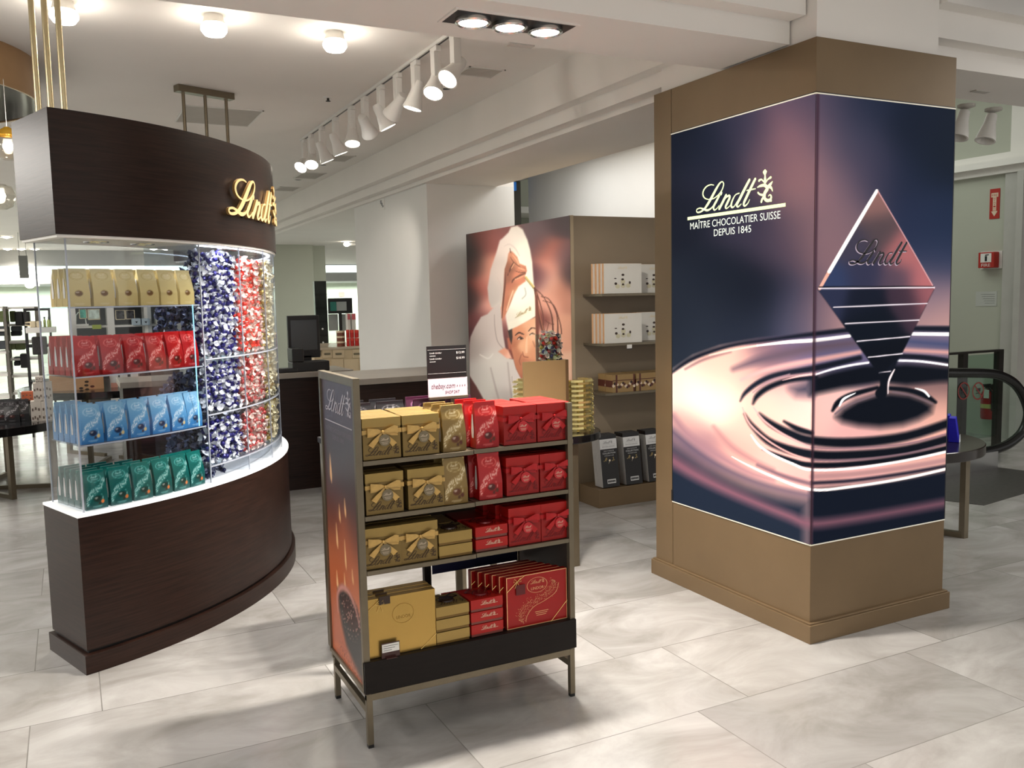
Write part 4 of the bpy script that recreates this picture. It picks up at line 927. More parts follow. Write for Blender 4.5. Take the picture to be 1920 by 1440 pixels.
def topper(kind, root, w=.134, d=.12, h=.046):
    red = kind == 'red'
    t_ = MB(); add_logo(t_, lambda u, v, d_: (-w*.4+u, -d*.42+v*1.4, h+.0006+d_), w*.7/LOGO_W, crest=True); part('top_lettering', t_, M_RDINK if red else M_DKINK, root, fix=False)
    r_ = mat('dark_brown_ribbon', (46, 28, 22), .25, .2) if not red else mat('dark_red_ribbon', (110, 14, 20), .25, .2)
    b = MB(); b.lathe([(.001, .006), (.018, .009), (.030, .006), (.032, .001), (.001, .0)], 20, c=(.0, .0, h)); part('medallion', b, r_, root, smooth=True)
    b = MB(); 
    for s in (-1, 1): strip(b, [(s*.005, .02, h+.006), (s*.03, .03, h+.012), (s*.055, .022, h+.003), (s*.03, .014, h+.002)], [.010, .016, .012, .008], up=(0, 1, 0))
    part('bow', b, r_, root, fix=False, smooth=True)
for kind, x, s, n, wd in (('gold', 1.234, 3, 2, 'olive gold'), ('red', 1.382, 3, 2, 'red'), ('gold', 1.214, 4, 3, 'bright gold'), ('red', 1.355, 4, 3, 'red')):
    first = None
    pr = low_box(kind, .134, .13); 
    z0 = (shelfz[3] if s == 3 else .3225)+(.002 if x > XM else 0)+.0005
    nm = 'third shelf' if s == 3 else 'bottom tray'
    stk = [place(pr, (x, 3.018, z0+k*.0485), 0, '%s square box, %s of the stack on the rack\'s %s' % (wd, (('lower', 'upper') if n == 2 else ('lowest', 'middle', 'topmost'))[k], nm), '%s square boxes on the rack' % wd) for k in range(n)]
    topper(kind, stk[-1], .134, .13)
    for j in (1,):
        b_ = low_box(kind, .134, .13)
        place(b_, (x-.012, 3.018+j*.142, z0), 0, '%s square box behind the stack on the rack\'s %s, lower one' % (wd, nm), '%s square boxes on the rack' % wd)
        dup(b_, (x-.012, 3.018+j*.142, z0+.0485), 0, '%s square box behind the stack on the rack\'s %s, upper one' % (wd, nm))
# large flat boxes standing on edge in the tray
def flat_box(kind, w, h, d=.030):
    red = kind == 'red'; root = thing('flat_chocolate_box', 'b', 'chocolate box')
    part('box_body', MB().box((-w/2, -d/2, 0), (w/2, d/2, h)), mat('glossy_red_card', (158, 14, 11), .3, .1, var=.03) if red else mat('shiny_gold_card', (196, 160, 88), .27, .8, var=.04, scale=3), root, bevel=.0015)
    ink = mat('gold_print_ink', (236, 180, 130), .4, .3) if red else mat('embossed_gold', (166, 130, 62), .35, .5)
    y = -d/2-.0008; f_ = lambda u, v, dd=0: (-w/2+u*w, y-dd, v*h)
    if red:
        e = MB(); b = .012
        e.add([f_(0, 0), f_(1, 0), f_(1, 1), f_(0, 1), f_(b, b*1.3), f_(1-b, b*1.3), f_(1-b, 1-b*1.3), f_(b, 1-b*1.3)], [(0, 1, 5, 4), (1, 2, 6, 5), (2, 3, 7, 6), (3, 0, 4, 7)]); part('gold_border', e, ink, root, fix=False)
    e = MB(); n = 32; cu, cv, ru, rv = (.50, .77, .17, .15) if red else (.51, .68, .16, .17)
    for k in range(n):
        a, b = 2*PI*k/n, 2*PI*(k+1)/n; e.add([f_(cu+ru*math.cos(a), cv+rv*math.sin(a)), f_(cu+ru*math.cos(b), cv+rv*math.sin(b)), f_(cu+ru*.955*math.cos(b), cv+rv*.955*math.sin(b)), f_(cu+ru*.955*math.cos(a), cv+rv*.955*math.sin(a))], [(0, 1, 2, 3)])
    if red: add_logo(e, lambda u, v, dd: (-w/2+w*(cu-.11)+u, y-dd, h*(cv+.02)+v), .11, crest=True)
    add_text(e, 'LINDOR', lambda u, v, dd=0: (-w/2+u, y-dd, v), w*(cu-.10), h*(cv-.085), w*.21, h*.055)
    part('oval_emblem', e, ink, root, fix=False)
    if red:
        e = MB(); P = smooth_path([(.24,.10,.0),(.27,.27,.0),(.40,.42,0),(.60,.50,0),(.76,.62,0),(.80,.78,0)], 10)
        rs = random.Random(4)
        for p in P:
            for _ in range(9):
                t = rs.gauss(0, .035); uu = p[0]+t*.9-.02; vv = p[1]-t+.02; r1 = rs.uniform(.006, .012); an = rs.uniform(0, PI); 
                e.add([f_(uu+r1*math.cos(an), vv+r1*math.sin(an)), f_(uu-.3*r1*math.sin(an), vv+.3*r1*math.cos(an)), f_(uu-r1*math.cos(an), vv-r1*math.sin(an)), f_(uu+.3*r1*math.sin(an), vv-.3*r1*math.cos(an))], [(0, 1, 2, 3)])
        Q = smooth_path([(.30,.09,0),(.33,.22,0),(.44,.36,0),(.62,.44,0),(.80,.56,0),(.86,.74,0)], 8)
        for i in range(len(Q)-1): e.add([f_(Q[i][0], Q[i][1]), f_(Q[i+1][0], Q[i+1][1]), f_(Q[i+1][0]+.006, Q[i+1][1]-.006), f_(Q[i][0]+.006, Q[i][1]-.006)], [(0, 1, 2, 3)])
        for k in range(3): e.add([f_(.46+k*.01, .25-k*.035), f_(.68-k*.02, .25-k*.035), f_(.68-k*.02, .24-k*.035), f_(.46+k*.01, .24-k*.035)], [(0, 1, 2, 3)])
        part('swirl_print', e, ink, root, fix=False)
    cord = mat('gold_cord', (230, 196, 120), .3, .5)
    e = MB(); a = (.20, 1.0); 
    e.tube([f_(0, .72 if red else .82, .002), f_(.17, .9 if red else .97, .003), f_(.30, 1.0, .002)], .0011, 5); e.tube([f_(.72 if red else .76, 0, .001), f_(1, .36 if red else .22, .001)], .0011, 5)
    for s in (-1, 1): e.tube([f_(.17, .9, .003), f_(.17+s*.05, .97, .006), f_(.17+s*.06, .9, .006), f_(.17, .9, .004), f_(.17+s*.04, .78, .004)], .0010, 5)
    part('gold_cord', e, cord, root)
    part('hang_tag', MB().cbox((-w/2+w*(.22 if red else .24), y-.004, h*(.74 if red else .96)), (.040 if red else .042, .003, .040 if red else .03)), mat('dark_red_tag', (92, 16, 18), .4) if red else mat('brown_tag', (52, 34, 22), .4), root, bevel=.001)
    return root
FG = flat_box('gold', .258, .218, .034); FR = flat_box('red', .268, .206, .026)
for k in range(3): place(FG, (1.0175+.001*k, 2.972+k*.038, .3225+.0005), 0, 'large gold flat chocolate box standing in the tray, %s of three' % ('front', 'middle', 'rearmost')[k], 'large gold flat boxes in the rack tray')
for k in range(6): place(FR, (1.575-.016*k, 2.972+k*.031, .3225+.0005), 0, 'large red flat chocolate box standing in the tray, %s in the row of six' % ('front', 'second', 'third', 'fourth', 'fifth', 'rearmost')[k], 'large red flat boxes in the rack tray')
# price ticket
pt = thing('price_ticket', 'small white price ticket in a clear holder before the large gold box', 'price ticket', (.963, 2.938, .3225))
part('ticket', MB().box((-.032, -.0015, .022), (.032, .0, .052)), M_WHITE, pt); 
t_ = MB(); [t_.box((-.028, -.002, .044-k*.008), (.028-.012*k, -.0016, .0455-k*.008)) for k in range(3)]; part('ticket_print', t_, M_BLACK, pt)
part('holder', MB().box((-.034, -.0005, .0), (.034, .0015, .056)).box((-.02, -.014, 0), (.02, .012, .003)), mat('smoked_holder', (60, 30, 26), .2), pt)
# rear side of the rack: dark pouches and boxes facing away, above the back boxes
PLM = pouch('plum', .132, .06, .178); PLM['label'] = 'dark purple pouch'
BKP = pouch('black', .132, .06, .178); BKP['label']='black'

# ------------------------------------------------------------------ behind the rack
# dark display pouches on the rear half of the rack's upper shelf line: a low plinth table behind carries them
bt = thing('low_display_table', 'low dark table behind the rack carrying rows of dark pouches', 'table', (1.35, 3.78, 0))
part('tabletop', MB().box((-.36, -.20, .96), (.36, .20, .985)), M_TRAY, bt, bevel=.002)
for sx in (-1, 1):
    for sy in (-1, 1): part('leg', MB().box((sx*.34-.012, sy*.18-.012, 0), (sx*.34+.012, sy*.18+.012, .96)), M_BRONZE2, bt)
n_ = 0
for kind, pr, x, y, dz in (('dark brown', BKP, 1.085, 3.66, 0), ('dark brown', BKP, 1.235, 3.66, 0), ('dark brown', BKP, 1.085, 3.76, .0), ('dark plum', PLM, 1.405, 3.66, 0), ('dark plum', PLM, 1.405, 3.76, .0), ('dark brown', BKP, 1.235, 3.76, 0), ('dark plum', PLM, 1.56, 3.66, 0)):
    wh = ('left', 'second from the left', 'third from the left', 'right')[[1.085, 1.235, 1.405, 1.56].index(x)]
    place(pr, (x, y, .9855+dz), random.uniform(-.05, .05), '%s pouch on the low table behind the rack, %s, %s row' % (kind, wh, 'front' if y < 3.7 else 'back'), 'dark pouches behind the rack')
# price board on its stem
sg = thing('price_sign', 'black price board over a pale pink web address card on a bronze stem', 'sign', (1.565, 3.60, .0))
YS = 3.60
def sp(x, y, d=0): p = PY(x, y, YS); return (p[0]-1.565, -d, p[2])
x0, x1 = PY(799, 650, YS)[0]-1.565, PY(873, 646, YS)[0]-1.565; zt = PY(835, 648, YS)[2]; zm = PY(835, 708, YS)[2]; zb = PY(835, 743, YS)[2]
part('price_board', MB().box((x0, -.004, zm), (x1, 0, zt)), mat('black_board', (20, 16, 16), .3, var=.1), sg, bevel=.001)
part('web_card', MB().box((x0+.003, -.003, zb), (x1+.002, .001, zm-.002)), mat('pale_pink_card', (232, 206, 216), .6, emis=.04), sg)
part('card_holder', MB().box((x0+.006, -.008, zb-.012), (x1+.004, .006, zb)), M_BRONZE2, sg, bevel=.001)
part('stem', MB().box((x1-.075, .0, .0), (x1-.045, .012, zb)).box((x1-.12, -.05, 0), (x1, .06, .006)), M_BRONZE2, sg)
w_ = x1-x0; f_ = lambda u, v, d=0: (x0+u, -.0055-d, zm+v); hh = zt-zm
t_ = MB()
add_text(t_, 'Lindt Lindor', f_, w_*.07, hh*.76, w_*.30, hh*.055); add_text(t_, '$12.99', f_, w_*.74, hh*.74, w_*.21, hh*.07); [t_.box((x0+w_*(.07+k*.03), -.0058, zm+hh*.685), (x0+w_*(.09+k*.03), -.0052, zm+hh*.705)) for k in range(5)]
add_text(t_, 'Lindt Lindor', f_, w_*.07, hh*.58, w_*.30, hh*.055); add_text(t_, '$18.99', f_, w_*.74, hh*.57, w_*.21, hh*.07); [t_.box((x0+w_*(.07+k*.03), -.0058, zm+hh*.505), (x0+w_*(.09+k*.03), -.0052, zm+hh*.525)) for k in range(5)]
t_.box((x0+.003, -.0056, zm+hh*.88), (x1-.003, -.0050, zm+hh*.886)); t_.box((x0+.003, -.0056, zm+hh*.14), (x1-.003, -.0050, zm+hh*.146))
part('price_lettering', t_, mat('white_board_ink', (220, 216, 214), .5, emis=.1), sg, fix=False)
f2 = lambda u, v, d=0: (x0+.003+u, -.0036-d, zb+v); h2 = zm-zb
t_ = MB(); add_text(t_, 'thebay.com', f2, w_*.07, h2*.44, w_*.60, h2*.28, shear=.18); add_text(t_, 'SHOP 24/7', f2, w_*.42, h2*.14, w_*.36, h2*.17, shear=.15)
for k in range(4): t_.box((x0+w_*(.74+k*.065), -.0042, zb+h2*.52), (x0+w_*(.76+k*.065), -.0038, zb+h2*.57))
part('web_lettering', t_, mat('mauve_grey_ink', (96, 72, 90), .5), sg, fix=False)

# bronze panel, gold towers and candy jar on a round dark table
RT = (2.60, 4.66); ZT = .79
rt = thing('round_display_table', 'round black topped table on bronze legs between the rack and the wall shelves', 'table', (RT[0], RT[1], 0))
def disc(mb, r, z0, z1, n=48): return mb.lathe([(.001, z0), (r-.004, z0), (r, z0+.004), (r, z1-.004), (r-.004, z1), (.001, z1)], n, close=False)
part('tabletop', disc(MB(), .30, ZT-.045, ZT), mat('black_gloss', (18, 18, 20), .12, var=.1), rt, smooth=True)
for k in range(3):
    a = .6+k*2*PI/3; part('leg', MB().box((-.012, -.02, 0), (.012, .02, ZT-.045)).xf(Matrix.Translation((.24*math.cos(a), .24*math.sin(a), 0)) @ Matrix.Rotation(a, 4, 'Z')), M_BRONZE2, rt)
pb = thing('bronze_sign_panel', 'plain square bronze panel standing on the round table behind the red boxes', 'sign panel', (2.465, 4.45, ZT))
pa = PY(981, 679, 4.45); pc = PY(1066, 685, 4.45)
part('panel', MB().box((pa[0]-2.465, 0, .0), (pc[0]-2.465-.02, .012, pa[2]-ZT)), mat('bronze_card', (168, 142, 98), .4, .3, var=.03), pb, bevel=.001)
part('return_edge', MB().box((pc[0]-2.465-.02, 0, .0), (pc[0]-2.465, .05, pa[2]-ZT)), mat('bronze_card_edge', (112, 88, 58), .45, .3), pb, bevel=.001)
gbar = MB().box((-.036, -.011, 0), (.036, .011, .0135)); 
for s in (-1, 1): gbar.add([(s*.036, -.011, .001), (s*.046, -.014, .004), (s*.046, .014, .010), (s*.036, .011, .012)], [(0, 1, 2, 3)])
gme = gbar.mesh('gold_wrapped_bar', [mat('bright_gold_foil', (240, 222, 150), .25, .8, var=.15, scale=30)])
def tower(cx, cy, R, layers, where, nb=9):
    for k in range(layers):
        for j in range(nb):
            a = 2*PI*(j+(k % 2)*.5)/nb
            if math.sin(a-.5) > .35: continue     # the far side of the ring cannot be seen
            o = bpy.data.objects.new('gold_wrapped_bar', gme); COL.objects.link(o); o.location = (cx+R*math.cos(a), cy+R*math.sin(a), ZT+.0005+k*.0142); o.rotation_euler = (random.uniform(-.04, .04), 0, a+PI/2+random.uniform(-.1, .1))
            tag(o, 'small gold foil wrapped bar in the stacked tower %s' % where, 'chocolate bar', 'gold bars stacked %s of the bronze panel' % where.split(' of ')[0])
tower(2.735, 4.60, .095, 22, 'right of the bronze panel', 8)
tower(2.405, 4.60, .070, 24, 'left of the bronze panel', 7)
jar = thing('candy_jar', 'tall clear jar of mixed wrapped truffles behind the bronze panel', 'jar', (2.70, 4.86, ZT))
jt = PY(1040, 626, 4.86)[2]-ZT
part('stand', MB().lathe([(.001, 0), (.07, 0), (.07, .006), (.02, .012), (.02, jt-.27), (.07, jt-.262), (.001, jt-.262)], 28, close=False), M_BRONZE2, jar, smooth=True)
part('glass', MB().lathe([(.081, jt-.26), (.081, jt)], 32, close=False), M_GLASS, jar, smooth=True)
for k in range(9):
    for j in range(11):
        a = 2*PI*(j+(k % 2)*.5)/11
        if math.sin(a-.5) > .3: continue
        kd = random.choice(('red', 'navy', 'gold', 'pink', 'dark', 'red'))
        o = bpy.data.objects.new('wrapped_truffle', CM[kd][0]); COL.objects.link(o); o.matrix_world = Matrix.Translation((2.70+.06*math.cos(a), 4.86+.06*math.sin(a), ZT+jt-.24+k*.0265)) @ rnd_rot()
        tag(o, 'foil wrapped truffle in the tall clear jar', 'truffle', 'mixed truffles in the clear jar')
mixed = [(random.choice(('red', 'navy', 'gold', 'pink')), (2.70+random.uniform(-.03, .03), 4.86+random.uniform(-.03, .03), ZT+jt-.235+random.random()*.23)) for _ in range(90)]
heap(mixed, 'truffle_heap', 'mixed truffles filling the middle of the clear jar')

# ------------------------------------------------------------------ wall unit with the chef poster
UX, UY, UH = 3.455, 5.85, 2.215
wu = thing('wall_shelf_unit', 'tall bronze shelf unit with a chef poster on its left side', 'shelf unit', (4.0, 6.8, 0))
def up(name, mb, mats, **k): return wpart(name, mb, mats, wu, **k)
up('carcass', MB().box((UX+.01, UY, 0), (4.72, 7.80, UH)), mat('bronze_grey_paint', (150, 134, 112), .5, .15, var=.04, scale=3), bevel=.002)
up('edge_strip', MB().box((UX+.003, UY-.004, 0), (UX+.03, UY+.02, UH+.002)), mat('pale_edge', (186, 168, 140), .5, .2))
up('base_drawer', MB().box((3.50, 5.557, 0), (4.75, UY-.005, .142)), M_BRONZE, bevel=.002)
SHY = 5.575
def ux(x, y, Y=SHY): return PY(x, y, Y)
shz = [ux(1135, 551)[2], ux(1135, 645)[2], ux(1140, 738)[2]]
for i, z in enumerate(shz): up('shelf', MB().box((3.56+(.02 if i == 2 else 0), SHY-.005, z-.018), (4.72, UY-.005, z)), M_BRONZE2, bevel=.001)
def chef(P, U, V):
    X, Y = to_px(P)
    img = ink_rbf(X, Y, [(882,470,40,38,38),(884,560,62,44,44),(882,640,86,48,50),(885,740,98,54,52),(895,500,70,46,44),(905,460,130,64,56),(905,600,110,56,58),(893,660,96,50,52),(925,445,150,80,72),(916,500,226,150,124),(921,530,238,168,146),(918,575,238,172,154),(909,540,150,70,60),(950,440,130,76,72),(1005,430,100,78,80),(1015,460,96,66,70),(1040,420,86,62,66),(1060,410,80,64,66),(1012,520,84,42,52),(1030,470,200,110,86),(1034,500,236,160,136),(1030,530,244,188,166),(1026,565,232,166,142),(1050,480,128,88,90),(1048,540,200,130,104),(1072,520,70,48,48),(1066,500,96,66,66),(1072,560,206,140,116),(1060,620,230,166,136),(1072,700,242,192,162),(1003,600,112,48,42),(1004,680,132,62,50),(1016,635,236,180,156),(1020,720,200,140,120),(900,745,110,58,56)], 16)
    def st(col, soft, *p):
        nonlocal img; img = over(img, col, ink_stroke(X, Y, p, soft))
    def pg(col, soft, *p, a=1.0):
        nonlocal img; img = over(img, col, ink_poly(X, Y, p, soft)*a)
    def pgr(pts, s, soft, *p):
        nonlocal img; a = ink_poly(X, Y, p, soft)[..., None]; img = img*(1-a)+ink_rbf(X, Y, pts, s)*a
    hat = [(953,436),(958,426),(970,423),(980,430),(989,450),(994,468),(998,492),(1000,520),(1003,560),(1006,590),(990,602),(972,612),(953,620),(949,600),(946,575),(930,577),(921,577),(916,562),(914,540),(920,505),(930,475),(937,451),(943,446)]
    pgr([(925,540,196,184,176),(930,500,206,190,180),(945,460,226,208,196),(965,440,232,220,206),(985,470,250,242,222),(990,510,255,248,226),(975,560,255,255,240),(990,580,255,248,224),(958,600,240,232,214),(945,520,216,198,186)], 16, 1.6, *hat)
    st((214,196,184), 2, (945,462,1),(955,458,2),(966,466,2),(974,480,1)); st((206,186,176), 2, (932,520,1),(940,540,2),(938,570,1)); st((196,196,186), 2, (984,540,2),(986,552,2),(979,560,2))
    coat = [(880,646),(882,632),(890,614),(902,594),(914,589),(926,576),(938,568),(941,600),(944,630),(948,654),(955,672),(963,674),(968,692),(980,716),(990,724),(1004,830),(935,830),(914,762),(893,724),(880,704)]
    pgr([(890,650,186,172,164),(905,620,204,188,180),(925,600,208,194,186),(938,640,214,198,190),(895,700,214,206,198),(910,720,224,218,208),(940,700,222,212,204),(965,720,226,214,208),(975,750,220,208,200),(925,680,228,220,210),(950,760,214,202,194),(990,780,226,220,206)], 18, 1.4, *coat)
    st((168,150,142), 1.5, (927,590,1),(928,615,1.5),(933,640,1.5),(944,654,1.2)); st((236,228,220), 2, (900,665,2),(915,672,3),(924,664,2)); st((190,176,168), 3, (920,690,2),(930,730,3),(938,760,3)); st((190,176,168), 3, (952,680,2),(956,720,3),(960,750,3)); st((176,160,152), 1.5, (960,706,1),(962,718,1),(978,724,1.4))
    pg((255,250,236), 1.5, (961,724),(984,722),(990,760),(961,760)); pg((190,166,84), 1, (963,729),(967,729),(968,738),(963,738))
    pgr([(945,660,232,160,130),(955,668,250,196,170)], 6, 1.5, (934,659),(946,652),(953,656),(960,672),(950,672),(941,664))
    # face
    pgr([(958,640,186,112,80),(965,630,214,140,104),(975,620,228,152,112),(990,610,240,180,140),(1003,620,246,196,158),(985,650,246,184,140),(965,665,204,130,96),(975,690,196,122,88),(985,710,182,106,76),(1000,660,226,156,116),(1003,690,216,146,108),(990,690,206,130,98)], 8, 1.2,
        (952,622),(966,613),(986,603),(1005,594),(1009,622),(1010,650),(1008,674),(1003,702),(990,724),(982,716),(972,700),(966,686),(961,664),(955,640))
    pg((46,28,24), 1.2, (952,620),(960,615),(961,632),(959,645),(955,636)); pg((190,104,74), 1.5, (951,634),(955,634),(958,656),(954,654))
    st((70,38,28), 1, (966,629,1.5),(973,624,3),(982,627,2)); st((90,50,36), 1, (991,621,1.5),(997,615,2.5),(1004,616,1.5))
    st((50,28,22), 1, (970,636,1.5),(975,632,2.5),(981,635,1.5)); st((250,240,226), .8, (972,636,1.4),(974,636,1.4)); st((40,24,20), .8, (976,635.5,3),(978,635.5,3)); st((60,34,26), 1, (993,628,1.5),(998,625,2),(1003,627,1)); st((240,224,206), .8, (995,628,1.2),(997,628,1.2))
    st((252,204,166), 2.5, (988,632,2),(987,648,4),(987,660,4)); st((166,90,64), 1.5, (980,660,1),(982,668,2),(990,670,2)); st((160,92,68), 2, (978,664,1),(974,676,2),(976,684,1)); st((150,70,60), 1.5, (983,682,1.5),(992,680,2.5),(1002,683,1.5)); st((180,110,80), 2, (999,640,1),(1003,650,1.5))
    pgr([(958,607,244,236,216),(985,590,255,250,230)], 10, 1.2, (953,604),(975,596),(1004,580),(1006,592),(988,602),(970,612),(954,619))
    # raised hand with a thin gold pencil and the whisk
    pgr([(950,520,150,92,70),(955,500,140,84,62),(965,490,206,136,104),(978,495,214,140,106),(985,505,196,118,88),(972,520,216,136,104),(955,560,196,120,90),(968,550,240,190,146),(950,590,206,130,98),(960,540,190,112,84)], 8, 1.2,
        (956,470),(961,472),(970,482),(974,494),(986,499),(988,508),(984,518),(986,527),(972,537),(964,552),(956,572),(948,590),(942,601),(940,575),(944,548),(945,520),(946,505),(951,490),(953,476))
    st((92,50,36), 1.5, (963,492,1.5),(958,502,3),(952,516,2)); st((100,54,40), 1.5, (985,513,1.5),(976,516,3),(963,524,3),(960,530,1.5)); st((110,60,44), 1.5, (948,510,1),(947,530,3),(944,560,3),(941,596,1.5)); st((226,170,130), 1, (959,503,1.5),(964,494,1.5))
    st((236,176,138), 1, (961,478,1),(969,488,2.5),(972,496,1.5)); st((236,172,134), 1, (972,502,1.5),(980,505,3),(985,507,1.5)); st((232,170,130), 1, (966,524,2),(976,520,2.5),(984,516,1.5)); st((104,56,42), .9, (957,482,1),(962,490,1.4),(970,497,1.4),(975,500,1)); st((110,60,44), .9, (966,508,1),(976,511,1.3),(985,511,1)); st((150,88,66), 1, (950,500,1),(954,512,1.6),(955,526,1.2)); st((246,198,160), 1.5, (962,545,2),(956,562,3),(950,582,2))
    st((70,50,36), .8, (956,466,1),(958,474,1.6)); st((214,190,116), 1, (986,520,4),(1001,539,4.5)); st((120,96,50), .8, (984,521,1),(1000,541,1)); st((255,244,200), .8, (988,519,1),(1002,537,1))
    W_ = (96,48,34)
    for p in ([(1002,540,3),(1008,572,3),(1012,600,3),(1018,624,3)],[(1003,541,2.5),(1010,560,2),(1018,590,1.5),(1019,610,1)],[(1004,542,2),(1020,558,1.5),(1034,590,2.5),(1037,625,3)],[(1015,556,1.5),(1030,562,1.6),(1044,590,2),(1046,625,3)],[(1018,564,1.2),(1038,572,1.4),(1050,605,1.8),(1053,626,2)],[(1022,600,1),(1030,606,1.2),(1038,608,1.4)],[(1024,626,1),(1029,605,1)],[(1022,624,1.5),(1017,606,1.2)]): st(W_, 1, *p)
    st((176,110,80), 1, (1005,548,1.5),(1010,580,1.5),(1019,620,1)); st((120,60,44), 2, (1006,556,5),(1007,600,6),(1008,680,5))
    return img
cp = painted_grid('poster', (UX, 7.80, .05), (0, UY-7.80, 0), (0, 0, UH-.05), 210, 300, chef, mat('poster_print', None, .5, attr='ink', emis=.06), wu, 'photographic poster of a chef in a white hat raising a whisk'); cp.location = -Vector(wu.location)
def hatf(u, v, d=0):
    a, b, c_ = PX(966, 598, UX), PX(1000, 581, UX), PX(966, 583, UX); w = Vector(b)-Vector(a); h_ = Vector(c_)-Vector(a); q = Vector(a)+w*(u/.62)+h_*(v/.26); return (q.x-.002, q.y, q.z)
up('hat_lettering', add_logo(MB(), hatf, 1.0), mat('gold_thread', (196, 170, 96), .5), fix=False)

# boxes on its shelves
def carton(nm, w, d, h, body, front, cat='chocolate box'):
    r_ = thing(nm, 'x', cat); part('box_body', MB().box((-w/2, -d/2, 0), (w/2, d/2, h)), body, r_, bevel=.001); front(r_, w, d, h); return r_
M_KRAFT = mat('tan_card', (206, 160, 116), .6, var=.04)
def praline_front(r_, w, d, h):
    y = -d/2
    part('front_sleeve', MB().box((-w/2+.001, y-.0012, .001), (w/2-.001, y, h-.001)), mat('pearl_white_card', (222, 218, 208), .25, .05, var=.02), r_)
    t_ = MB(); add_logo(t_, lambda u, v, dd: (-w*.14+u, y-.0018-dd, h*.80+v), .15, crest=True); part('logo', t_, mat('pale_gold_ink', (226, 206, 160), .3, .4), r_, fix=False)
    def blob(u, v, rx, rz, m_, nm, e=0): 
        n = 12; b = MB(); b.add([(-w/2+w*u+rx*math.cos(2*PI*k/n)*(1 if k % 2 else .88), y-.002-e, h*v+rz*math.sin(2*PI*k/n)) for k in range(n)], [tuple(range(n))]); part(nm, b, m_, r_, fix=False)
    for (u, v) in ((.5, .26), (.36, .24), (.64, .26), (.5, .40)): blob(u, v, .022, .017, mat('cream_ring', (206, 200, 170), .5), 'cream_plate')
    for (u, v, a, b_) in ((.5,.62,.014,.009),(.49,.47,.013,.008),(.30,.50,.012,.004),(.31,.33,.013,.010),(.5,.30,.011,.008),(.68,.36,.010,.011)): blob(u, v, a, b_, mat('dark_chocolate_ink', (66, 50, 44), .5), 'praline_print', .0006)
PB = carton('praline_box', .335, .024, .225, M_KRAFT, praline_front)
for si, nm in ((0, 'top shelf'), (1, 'second shelf')):
    z = shz[si]+.0005; xl = ux(1134, 500)[0]
    for k in range(4):
        place(PB, (xl+.168-.016*k, 5.60+.027*k, z), -.03 if k == 0 else 0, 'pearl white praline box with tan sides on the wall unit %s, %s of four' % (nm, ('front', 'second', 'third', 'rearmost')[k]), 'praline boxes on the wall unit')
    for k in range(2): place(PB, (xl+.56, 5.75+.035*k, z), 0, 'praline box at the right of the wall unit %s, %s one' % (nm, ('front', 'rear')[k]), 'praline boxes on the wall unit')
def brown_front(r_, w, d, h):
    y = -d/2; bd = mat('chocolate_brown_band', (86, 38, 26), .4); t_ = MB()
    t_.box((-w/2-.001, y-.001, h*.66), (w/2+.001, y, h*.70)); t_.box((-w*.36, y-.0012, 0), (-w*.29, y, h)); t_.box((w*.44, y-.0012, 0), (w*.5, y, h)); t_.box((-w/2-.0012, y, h*.3), (-w/2, d/2, h*.68)); part('band', t_, bd, r_)
    rs = random.Random(8)
    for k in range(16):
        b = MB(); c = (-w*.5+w*(k+.5)/16, y-.0018-.0002*(k % 3), h*(.42+.14*math.sin(k*1.1)+rs.uniform(-.05, .05))); n = 10; R = rs.uniform(.009, .013)
        b.add([(c[0]+R*math.cos(2*PI*j/n), c[1], c[2]+R*math.sin(2*PI*j/n)) for j in range(n)], [tuple(range(n))]); part('praline_print', b, (mat('cream_praline', (226, 206, 180), .4), mat('dark_praline', (50, 28, 22), .4), bd)[k % 3], r_, fix=False)
BB = carton('ribbon_print_box', .20, .10, .135, mat('antique_gold_card', (160, 130, 84), .45, .2, var=.04), brown_front)
xl = ux(1150, 700)[0]
for i in range(3):
    for k in range(2):
        place(BB, (xl+.10+i*.215, 5.635+k*.105, shz[2]+.0005), 0, 'antique gold chocolate box with brown band on the wall unit third shelf, %s, %s' % (('left', 'middle', 'right')[i], ('front', 'back')[k]), 'brown banded boxes on the wall unit')
